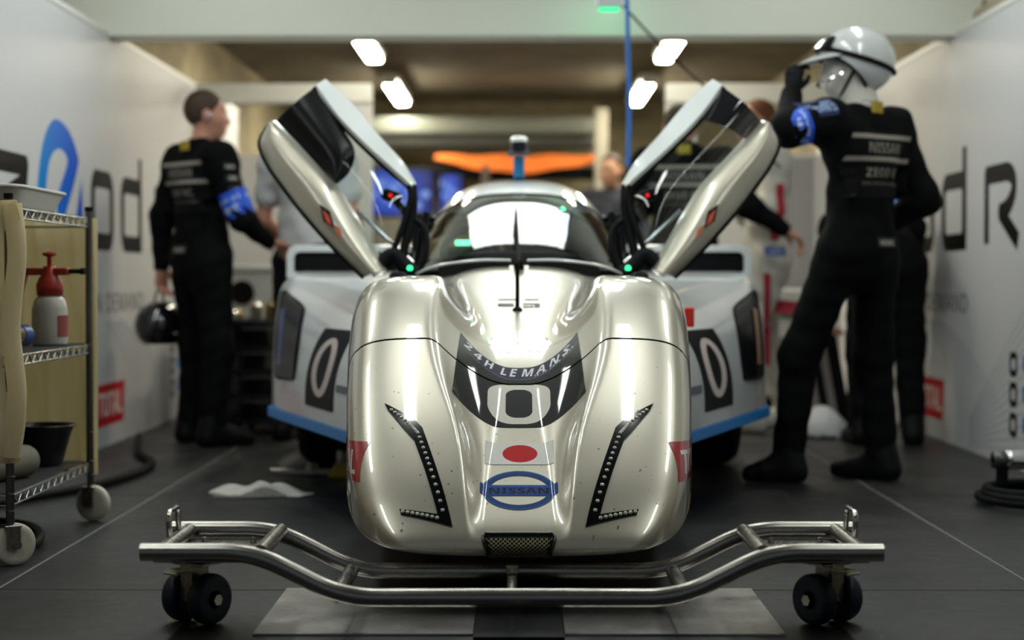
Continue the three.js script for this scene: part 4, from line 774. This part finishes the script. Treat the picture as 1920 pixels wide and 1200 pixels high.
// crewman leaning at the cockpit
const crewF = person('man in black race suit seen through the clear door window, arm stretched out', [.86, 0, -4.98], Math.PI - .15, { overall: true, top: M.suitBlack, hair: M.hairDark, pose: { head: [.03, 1.62, .06], elR: [-.32, 1.22, .06], wrR: [-.50, 1.1, .12], handR: [-.8, -.5, .2], elL: [.26, 1.2, .08], wrL: [.15, 1.25, .24] } });
crewMarks(crewF, false); collar(crewF, M.suitBlack);
// driver in white
const crewG = person('driver in white race suit with red stripes and auburn hair behind the clear door window', [1.37, 0, -5.62], -1.45, { overall: true, top: M.suitWhite, hair: M.hairRed, glove: M.glove, shoe: M.suitWhite, topLabel: 'white quilted race suit', pose: { head: [0, 1.70, .06], neck: [0, 1.53, 0], chest: [0, 1.34, 0], shL: [.19, 1.47, 0], shR: [-.19, 1.47, 0], elL: [.25, 1.2, .04], wrL: [.1, 1.28, .24], elR: [-.25, 1.2, .04], wrR: [-.1, 1.30, .24], anL: [.16, .1, .12], knL: [.14, .52, .14], toeL: [.19, .035, .3], anR: [-.15, .1, -.16], knR: [-.13, .5, -.02], toeR: [-.18, .035, .02] } });
const redStripe = std(rgb(.42, .02, .04), .7);
drape(crewG, 'side_stripe', [.5, .62, .05], [0, 0, .04], [0, .5, 0], [-1, 0, 0], 4, 30, redStripe, 'red stripe'); drape(crewG, 'side_stripe', [.5, 1.2, .0], [0, 0, .05], [0, .3, 0], [-1, 0, 0], 4, 20, redStripe, 'red stripe');
drape(crewG, 'leg_stripe', [.08, .6, -.5], [.04, 0, 0], [0, .55, 0], [0, 0, 1], 4, 30, redStripe, 'red stripe');
drape(crewG, 'hip_badge', [.5, .99, .0], [0, 0, .12], [0, .05, 0], [-1, 0, 0], 8, 4, wordPatch('TOTAL', '#27509b', '#c9d2e4'), 'blue badge');
// man far back by the roller door
person('man in dark clothes with short brown hair far back beside the pale pillar', [.70, 0, -9.2], -.5, { short: false, top: cloth(.05, .055, .07), bottom: M.trousers, skin: M.skin2, pose: { head: [0, 1.645, .03], pitch: .1 } });
// ---------- wire shelf trolley ----------
{
  const t = thing('shelf_trolley', 'chrome wire shelf trolley with cream canvas cover and white casters', 'trolley', [-1.715, 0, -1.25]);
  const hx = .235, hz = .5, Y = [.174, .58, 1.014];
  const canvasMat = phys(rgb(.88, .80, .56), .95, 0, { transmission: .5, thickness: 0, bumpMap: suitBump, bumpScale: .004 });
  const wire = std(rgb(.42, .43, .42), .25, 1);
  for (const sx of [-1, 1]) for (const sz of [-1, 1]) {
    part('post', merge([rod([sx * hx, .12, sz * hz], [sx * hx, 1.07, sz * hz], .0125, 14), ...Array.from({ length: 18 }, (_, i) => new THREE.TorusGeometry(.0128, .0014, 5, 12).rotateX(Math.PI / 2).translate(sx * hx, .16 + i * .05, sz * hz))]), std(rgb(.16, .16, .15), .35, 1), t, 'grooved steel post');
    part('post_cap', new THREE.CylinderGeometry(.014, .014, .016, 14).translate(sx * hx, 1.075, sz * hz), M.black, t);
    const c = new THREE.Group(); c.name = 'caster'; t.add(c); c.position.set(sx * hx, 0, sz * hz); c.rotation.y = sx > 0 && sz < 0 ? Math.PI / 2 - .25 : .9 + sx * .3 + sz;
    part('fork', merge([bx(-.026, -.022, .05, .118, -.02, .022, .001), bx(.022, .026, .05, .118, -.02, .022, .001), bx(-.028, .028, .112, .12, -.026, .026, .003)]), M.steel, c);
    part('wheel', (() => { const g = lathe([[.012, -.016], [.044, -.016], [.058, -.014], [.062, -.006], [.062, .006], [.058, .014], [.044, .016], [.012, .016]], 36); g.rotateZ(Math.PI / 2); g.translate(0, .062, .012); return g; })(), std(rgb(.60, .56, .46), .5), c, 'cream white wheel');
    part('hub', rod([-.03, .062, .012], [.03, .062, .012], .012, 14), M.steel, c);
  }
  for (const y of Y) {
    const sh = new THREE.Group(); sh.name = 'wire_shelf'; t.add(sh);
    for (const sx of [-1, 1]) { part('side_rail', merge([rod([sx * hx, y + .028, -hz], [sx * hx, y + .028, hz], .0035, 8), rod([sx * hx, y, -hz], [sx * hx, y, hz], .0035, 8)]), wire, sh); for (let k = 0; k < 24; k++) part('truss_wire', rod([sx * hx, y + (k % 2 ? .028 : 0), -hz + k / 24 * 2 * hz], [sx * hx, y + (k % 2 ? 0 : .028), -hz + (k + 1) / 24 * 2 * hz], .003, 6), wire, sh); }
    for (const sz of [-1, 1]) part('end_rail', merge([rod([-hx, y + .028, sz * hz], [hx, y + .028, sz * hz], .0035, 8), rod([-hx, y, sz * hz], [hx, y, sz * hz], .0035, 8)]), wire, sh);
    for (let k = 1; k < 18; k++) part('deck_wire', rod([-hx + k / 18 * 2 * hx, y + .03, -hz], [-hx + k / 18 * 2 * hx, y + .03, hz], .002, 6), wire, sh);
    part('liner', bx(-hx + .012, hx - .012, y + .032, y + .035, -hz + .015, hz - .015), std(rgb(.03, .03, .032), .6), sh);
  }
  const wave = (a, b) => .008 * Math.sin(a * 23 + 2 * Math.sin(b * 5)) * (1 - .4 * b) + .005 * Math.sin(a * 51 + b * 7);
  part('canvas_back', sheet((u, v) => V(-hx - .022 + wave(u, v), lerp(.2, 1.04, v), lerp(hz + .02, -hz - .03, u)), 60, 20, .003), canvasMat, t, 'cream canvas back sheet');
  part('canvas_end', sheet((u, v) => V(lerp(-hx - .02, hx + .022, u), lerp(.16, 1.045, v), -hz - .026 - wave(u, v)), 40, 20, .003), canvasMat, t, 'cream canvas end sheet');
  part('canvas_flap', sheet((u, v) => V(lerp(-hx, hx + .03, u) + .02 * Math.sin(v * 9) * u, lerp(.30, 1.06, v), hz + .03 + .022 * Math.sin(u * 17 + v * 3) + .012 * Math.sin(v * 14)), 40, 30, .004), canvasMat, t, 'gathered cream canvas flap');
  part('canvas_roll', tube([[hx + .02, 1.05, hz + .03], [hx + .035, .9, hz + .04], [hx + .015, .7, hz + .035], [hx + .03, .5, hz + .03], [hx + .01, .32, hz + .02]], .028, 40, 12), canvasMat, t);
  // things on the trolley
  const W = (x, y, z) => [-1.715 + x, y, -1.25 + z];
  const tray = thing('plastic_tray', 'clear white plastic tray on top of the shelf trolley', 'tray', W(.035, 1.052, .06));
  part('tray_shell', (() => { const g = sheet((u, v) => { const a = u * Math.PI * 2, r = 1 / Math.max(Math.abs(Math.cos(a)) / .19, Math.abs(Math.sin(a)) / .3), k = lerp(.86, 1, v); return V(Math.cos(a) * r * k, v * .06, Math.sin(a) * r * k); }, 48, 6, .003); return merge([g, bx(-.16, .16, 0, .004, -.255, .255)]); })(), std(rgb(.68, .67, .6), .4), tray);
  part('tray_rim', tube(Array.from({ length: 48 }, (_, i) => { const a = i / 48 * Math.PI * 2, r = 1 / Math.max(Math.abs(Math.cos(a)) / .192, Math.abs(Math.sin(a)) / .302); return [Math.cos(a) * r, .06, Math.sin(a) * r]; }), .006, 96, 6, true), M.suitWhite, tray);
  const sp = thing('spray_bottle', 'white pump spray bottle with red head on the middle shelf', 'spray bottle', W(.165, .6155, -.24), -.2);
  const red = std(rgb(.50, .045, .025), .4);
  part('bottle', lathe([[0, 0], [.052, 0], [.058, .008], [.06, .05], [.058, .12], [.05, .15], [.034, .168], [0, .17]], 36), phys(rgb(.6, .58, .52), .4, 0, { clearcoat: .3 }), sp, 'white bottle');
  part('pump_head', merge([lathe([[0, .165], [.042, .165], [.044, .2], [.034, .225], [.024, .235], [.02, .262], [0, .262]], 28), bx(-.105, .07, .232, .256, -.014, .014, .006), lathe([[0, .262], [.008, .262], [.008, .292], [.022, .298], [.024, .306], [0, .31]], 20)]), red, sp, 'red pump head');
  part('trigger', extrude([[-.10, .25], [-.078, .25], [-.105, .16], [-.122, .135], [-.13, .14]], .02, .003).translate(0, 0, -.01), red, sp);
  part('nozzle', merge([rod([.065, .245, 0], [.115, .245, 0], .008, 12), rod([.11, .245, 0], [.125, .245, 0], .011, 12)]), M.black, sp);
  part('label_print', (() => { const g = new THREE.CylinderGeometry(.0605, .0605, .07, 20, 1, true, -.7 + Math.PI / 2, 1.2); g.translate(0, .065, 0); return g; })(), std(rgb(.35, .08, .07), .6), sp, 'red label strip');
  const tor = thing('torch', 'olive torch with blue end lying on the middle shelf', 'torch', W(.10, .656, .19));
  part('barrel', rod([-.06, 0, .15], [.03, 0, -.17], .032, 20), std(rgb(.10, .085, .04), .5), tor); part('end_ring', rod([.03, 0, -.17], [.042, 0, -.212], .034, 20), std(rgb(.02, .07, .3), .4), tor, 'blue end ring'); part('lens_cap', rod([-.06, 0, .15], [-.072, 0, .19], .036, 20), M.black, tor);
  const gl = thing('work_glove', 'crumpled dark red glove on the middle shelf', 'glove', W(.15, .624, .40)); part('glove_shell', nets((x, y, z) => union([cone([0, .03, 0], [.02, .03, -.08], .035, .03), cone([.02, .03, -.08], [.05, .02, -.14], .016, .013), cone([.02, .03, -.08], [.01, .02, -.15], .016, .013), cone([.0, .03, -.07], [-.03, .02, -.14], .016, .013), cone([.02, .03, -.02], [.06, .02, -.06], .016, .013)], .015)(x, y, z) + .004 * Math.sin(70 * x + 50 * z), V(-.1, -.02, -.2), V(.12, .1, .08), .007), std(rgb(.07, .02, .016), .8), gl);
  const bw = thing('bowl', 'black rubber bowl on the bottom shelf of the trolley', 'bowl', W(.115, .2095, -.33)); part('bowl_shell', lathe([[0, 0], [.062, 0], [.066, .006], [.092, .1], [.104, .13], [.112, .133], [.112, .138], [.102, .138], [.088, .104], [.06, .012], [0, .012]], 44), std(rgb(.012, .012, .013), .35), bw);
  const rl = thing('foam_roll', 'grey foam roll lying in front of the black bowl', 'roll', W(.11, .2605, .16)); part('roll_outer', lathe([[.018, -.15], [.046, -.15], [.05, -.14], [.05, .14], [.046, .15], [.018, .15]], 30).rotateZ(Math.PI / 2).rotateY(1.25), std(rgb(.22, .205, .16), .8, 0, { bumpMap: fine, bumpScale: .003 }), rl); part('roll_core', lathe([[.012, -.151], [.02, -.151], [.02, .151], [.012, .151]], 20).rotateZ(Math.PI / 2).rotateY(1.25), std(rgb(.2, .14, .08), .8), rl);
}
// ---------- things on the floor ----------
single('cleaning_rag', nets((x, y, z) => { const u = x / .19; const hgt = .022 + .02 * Math.sin(9 * x + 2) * Math.cos(14 * z) + .012 * Math.sin(31 * x + 17 * z) + .008 * Math.sin(47 * z - 23 * x); return Math.max((y - Math.max(.006, hgt) * (1.15 - Math.abs(u) * .6)) * .6, .001 - y, Math.abs(z + .02 * Math.sin(14 * x)) - .055 - .03 * Math.cos(7 * x), Math.abs(x) - .185 + .02 * Math.sin(30 * z)); }, V(-.22, -.01, -.13), V(.22, .08, .13), .006).translate(-1.0, 0, -2.5), M.suitWhite, 'crumpled white rag on the floor beside the car nose', 'rag');
single('floor_hose', tube([[-2.0, .02, -1.9], [-1.85, .02, -2.2], [-1.66, .02, -2.75], [-1.62, .02, -3.5], [-1.8, .02, -4.1], [-1.98, .02, -5.0]], .018, 80, 10), M.black, 'black hose on the floor behind the shelf trolley', 'hose');
single('trolley_hose', tube([[-1.98, .016, -.5], [-1.7, .016, -.8], [-1.5, .016, -1.05], [-1.62, .016, -1.5], [-1.9, .016, -1.7]], .014, 60, 10), M.black, 'thin black hose on the floor under the shelf trolley', 'hose');
{
  // air gun with its coiled hose by the wall panel
  const cx = 1.93, cz = -2.2, pts = [];
  for (let i = 0; i <= 120; i++) { const a = i / 120 * Math.PI * 2 * 3.2, r = .245 - .022 * Math.floor(i / 40) + .01 * Math.sin(a * 1.7); pts.push([cx + Math.cos(a) * r * .95, .02 + .026 * (i / 120) * 2.0, cz + Math.sin(a) * r]); }
  single('coiled_hose', tube(pts, .016, 300, 10), M.black, 'thick black hose coiled on the floor by the printed panel', 'hose');
  single('riser_hose', tube([[2.13, .09, -1.95], [2.06, .2, -2.06], [2.0, .42, -2.12], [2.1, .62, -2.15], [2.17, .8, -2.15]], .017, 50, 10), M.black, 'black hose rising along the printed panel above the air gun', 'hose');
  const g = thing('air_gun', 'chrome wheel nut air gun lying on the coiled hose', 'air gun', [1.86, .17, -2.2], .1);
  part('barrel', lathe([[0, -.12], [.02, -.12], [.026, -.11], [.026, -.07], [.036, -.06], [.038, .05], [.034, .07], [0, .075]], 30).rotateZ(Math.PI / 2), M.chrome, g); part('socket', lathe([[.014, .07], [.03, .07], [.032, .08], [.032, .115], [.014, .115]], 24).rotateZ(Math.PI / 2), M.darkSteel, g);
  part('grip', rod([.04, -.02, 0], [.07, -.09, 0], .02, 16), M.black, g); part('front_foot', rod([-.08, -.02, 0], [-.08, -.09, 0], .022, 16), M.black, g); part('hose_joint', rod([.12, 0, 0], [.16, -.01, .02], .018, 16), M.chrome, g);
}
{
  const j = thing('air_jack', 'pale metal jack bar lying on the floor beyond the white rag', 'jack', [-.86, 0, -3.25]);
  part('jack_bar', bx(-.2, .12, .004, .03, -.03, .03, .004), M.steel, j); part('jack_pad', rod([-.02, .03, .05], [-.02, .06, .05], .025, 16), M.steel, j); part('jack_post', rod([.1, .0, -.05], [.1, .1, -.05], .022, 16), M.steel, j);
  const c = thing('wheel_chock', 'yellow wheel chock on the floor beside the car', 'chock', [-.74, 0, -3.2]); part('wedge', extrude([[-.06, 0], [.06, 0], [.06, .03], [-.03, .05]], .06, .004).translate(0, .004, 0), yellow, c);
}
// ---------- behind the crew, along the printed panel with the blue swirl ----------
{
  const b = thing('tool_cabinet', 'black tool cabinet beside the crewman with cropped hair', 'cabinet', [-1.33, 0, -5.55]);
  part('body', bx(-.24, .22, .06, .62, -.3, .3, .01), std(rgb(.012, .013, .016), .3), b); for (let i = 0; i < 4; i++) { const d = part('drawer', bx(-.22, .2, .09 + i * .13, .20 + i * .13, .298, .308, .004), M.blackGloss, b); part('drawer_handle', bx(-.15, .13, .175 + i * .13, .187 + i * .13, .306, .322, .003), M.darkSteel, d); }
  for (const sx of [-1, 1]) for (const sz of [-1, 1]) part('caster', new THREE.CylinderGeometry(.03, .03, .03, 18).rotateZ(Math.PI / 2).translate(sx * .18, .03, sz * .24), M.black, b);
  const kinds = [['socket', 'chrome socket'], ['oil_can', 'small brass can'], ['ratchet', 'chrome ratchet']];
  for (let i = 0; i < 9; i++) {
    const x = -1.54 + (i % 5) * .1 + rnd() * .02, z = -5.32 - Math.floor(i / 5) * .16, h = .03 + rnd() * .06;
    single('metal_canister', lathe([[0, 0], [.03, 0], [.032, .004], [.032, h], [.024, h + .01], [.014, h + .014], [.012, h + .03], [0, h + .03]], 20).translate(x, .6205, z), [M.chrome, M.steel, std(rgb(.3, .24, .1), .3, .9)][i % 3], 'small shiny metal canister on the black tool cabinet', 'canister', 'canisters on the tool cabinet');
  }
  const e = thing('equipment_rack', 'white equipment rack with dark round vents behind the tool cabinet', 'rack', [-1.42, 0, -6.2]);
  part('case', bx(-.32, .30, .03, .88, -.2, .2, .015), M.white, e); part('lid', bx(-.34, .32, .88, .92, -.22, .22, .012), M.white, e);
  for (const x of [-.17, .12]) part('vent', rod([x, .76, .2], [x, .76, .212], .07, 24), M.black, e); for (const sx of [-.25, .25]) part('foot', bx(sx - .03, sx + .03, 0, .032, -.15, .15), M.black, e);
}
// ---------- behind the crew on the other side ----------
{
  const c = thing('white_cart', 'white cart with grey straps behind the driver in white', 'cart', [1.45, 0, -6.6]);
  part('case', bx(-.35, .35, .14, .78, -.25, .25, .02), M.white, c); for (const [y, r] of [[.3, 0], [.46, .12], [.64, -.1]]) part('strap', bx(-.36, .36, -.018, .018, .248, .262, .003).rotateZ(r).translate(0, y, 0), std(rgb(.10, .13, .1), .7), c); part('base', bx(-.36, .36, .04, .14, -.26, .26, .01), M.black, c);
  for (const sx of [-1, 1]) part('caster', new THREE.CylinderGeometry(.035, .035, .03, 18).rotateZ(Math.PI / 2).translate(sx * .28, .035, .2), M.black, c);
  const p = thing('leaning_board', 'dark board with pale stripes leaning between the legs of the helmeted man', 'board', [1.72, .004, -5.6]);
  part('board', bx(-.14, .12, 0, .52, -.012, .012, .003).rotateX(-.12).rotateZ(.16).translate(0, .03, 0), M.black, p); for (const x of [-.06, .03]) part('stripe', bx(x - .02, x + .02, .02, .5, .012, .016).rotateX(-.12).rotateZ(.16).translate(0, .03, 0), std(rgb(.3, .27, .25), .6), p);
  single('wrapped_bundle', nets((x, y, z) => Math.max(Math.hypot(x / .14, y / (.17 - .5 * Math.max(0, x)), z / .12) - 1 + .06 * Math.sin(30 * x + 20 * y) * Math.sin(26 * z), -y + .002) * .1, V(-.2, -.02, -.18), V(.22, .2, .18), .012).translate(1.62, 0, -5.15), M.shirt, 'white wrapped bundle on the floor between the legs of the helmeted man', 'bundle');
}
// ---------- rear bay ----------
for (const s of [-1, 1]) {
  const t = thing('partition_frame', s < 0 ? 'white partition frame behind the man in the white shirt' : 'white partition frame behind the driver in white', 'partition', [0, 0, -7.0]);
  part('header', bx(Math.min(s * .92, s * 2.02), Math.max(s * .92, s * 2.02), 1.94, 2.06, -.06, .06, .006), M.white, t);
  part('upright', bx(Math.min(s * .92, s * 1.11), Math.max(s * .92, s * 1.11), 0, 1.94, -.05, .05, .006), M.panelWhite, t);
  part('side_panel', bx(Math.min(s * 1.115, s * 2.02), Math.max(s * 1.115, s * 2.02), .02, 1.62, -.03, .03, .004), M.panelWhite, t);
  if (s > 0) part('grey_panel', bx(1.6, 1.84, .5, 1.6, .03, .036), std(rgb(.32, .32, .33), .5), t);
}
{
  const r = thing('roller_shutter', 'grey roller shutter housing across the far end of the garage', 'shutter', [-.35, 0, -14.0]);
  part('housing', bx(-1.15, 1.15, 2.28, 2.46, -.2, .2, .05), std(rgb(.16, .17, .14), .5), r); part('drum', rod([-1.1, 2.24, 0], [1.1, 2.24, 0], .09, 24), std(rgb(.08, .08, .07), .5), r);
  for (let i = 0; i < 12; i++) part('slat', bx(-1.1, 1.1, .02 + i * .12, .13 + i * .12, -.13, -.11, .006), std(rgb(.22, .2, .16), .6), r);
  for (const s of [-1, 1]) part('guide_rail', bx(s * 1.12 - .03, s * 1.12 + .03, 0, 2.3, -.15, -.05), M.darkSteel, r);
  single('orange_awning', sheet((u, v) => V(lerp(-.82, .82, u), 2.06 - .13 * v * (.35 + Math.sin(Math.PI * u)) + .01 * Math.sin(u * 20), -13.6 + .1 * v), 40, 8, .006), std(rgb(.72, .16, .02), .6), 'orange fabric hanging under the roller shutter', 'fabric');
  single('dark_rail', bx(-2.449, 2.449, 1.82, 1.95, -13.7, -13.62, .01), M.black, 'dark rail below the orange fabric', 'rail');
  const p = thing('pale_pillar', 'pale square pillar beside the roller shutter', 'pillar', [.80, 0, -13.4]); part('shaft', bx(-.06, .06, 0, 2.5, -.07, .07, .01), std(rgb(.33, .31, .24), .7), p); part('base_plate', bx(-.11, .11, 0, .02, -.11, .11), M.darkSteel, p);
  single('dark_post', bx(-.36, -.29, 0, 1.95, -13.4, -13.33, .008), std(rgb(.09, .07, .05), .6), 'dark post under the roller shutter', 'post');
}
{
  // screens glowing blue behind the raised door
  const tex = canvas(512, 288, (c, w, h) => { const g = c.createRadialGradient(w * .4, h * .45, 10, w * .5, h * .5, w * .6); g.addColorStop(0, '#5f8cff'); g.addColorStop(.5, '#2146c8'); g.addColorStop(1, '#0a1d66'); c.fillStyle = g; c.fillRect(0, 0, w, h); c.fillStyle = '#8fb0ff'; for (let i = 0; i < 9; i++) { c.beginPath(); c.ellipse(40 + i * 53, 60 + (i * 97) % 170, 34, 26, 0, 0, 7); c.fill(); } });
  const mk = (x, y, z, w, h, label) => { const t = thing('monitor', label, 'monitor', [x, y, z]); part('bezel', bx(-w / 2 - .02, w / 2 + .02, -h / 2 - .02, h / 2 + .02, -.05, 0, .008), M.black, t); part('screen', grid((u, v) => V(lerp(-w / 2, w / 2, u), lerp(-h / 2, h / 2, v), .002), 1, 1), new THREE.MeshStandardMaterial({ color: 0, emissive: 0xffffff, emissiveMap: tex, emissiveIntensity: .7, roughness: .3 }), t, 'blue lit screen'); part('wall_arm', bx(-.03, .03, -.03, .03, -.12, -.05), M.darkSteel, t); const a = new THREE.RectAreaLight(rgb(.15, .3, 1), .4, w, h); a.position.set(x, y, z + .02); a.rotation.y = Math.PI; scene.add(a); };
  mk(-1.12, 1.63, -12.2, .66, .40, 'wide blue lit monitor behind the raised door with the black window');
  mk(-.62, 1.62, -12.2, .2, .34, 'narrow blue lit monitor next to the windscreen');
  const st = thing('monitor_stand', 'dark stand carrying the blue monitors', 'stand', [-.85, 0, -12.45]); part('cross_bar', bx(-.6, .35, 1.58, 1.68, -.05, 0.13), M.darkSteel, st); part('upright', bx(-.05, .05, .02, 1.6, -.05, .03), M.darkSteel, st); part('foot', bx(-.35, .35, 0, .03, -.1, .1), M.darkSteel, st);
  const sh = thing('storage_cabinet', 'grey brown storage cabinet in front of the roller shutter', 'cabinet', [.2, 0, -12.8]); part('body', bx(-.45, .5, .05, 1.62, -.3, .3, .01), std(rgb(.2, .18, .13), .6), sh); for (const s of [0, 1]) { const d = part('door', bx(-.44 + s * .475, .02 + s * .475, .1, 1.58, .298, .315, .005), std(rgb(.22, .2, .15), .55), sh); part('handle', bx(-.0 + s * .1, .02 + s * .1, .8, .95, .315, .33), M.steel, d); } part('plinth', bx(-.43, .48, 0, .05, -.28, .28), M.black, sh);
}
// hanging hose, cable and green lamp
single('blue_hose', tube([[.50, 2.75, -4.2], [.515, 2.2, -4.25], [.53, 1.7, -4.3], [.525, 1.38, -4.3]], .011, 50, 10), M.blue, 'blue air hose hanging from the ceiling beside the clear door window', 'hose');
single('drooping_cable', tube([[.5, 2.15, -4.3], [.72, 1.95, -4.45], [1.0, 1.72, -4.6], [1.32, 1.4, -4.75]], .006, 40, 8), M.black, 'thin black cable drooping from the blue hose', 'cable');
{ const t = thing('indicator_lamp', 'small green indicator lamp under the pale ceiling beam', 'lamp', [.44, 2.16, -4.45]); part('case', bx(-.06, .06, .0, .06, -.04, .04, .008), M.white, t); part('lens', bx(-.05, .05, -.012, .004, -.03, .03, .004), glow(.03, 1.6, .5), t, 'green lens'); part('drop_rod', rod([0, .06, 0], [0, 1.14, 0], .006, 8), M.steel, t); const p = new THREE.PointLight(rgb(.1, 1, .4), .05); p.position.set(.44, 2.13, -4.45); scene.add(p); }
renderer.render(scene, camera);
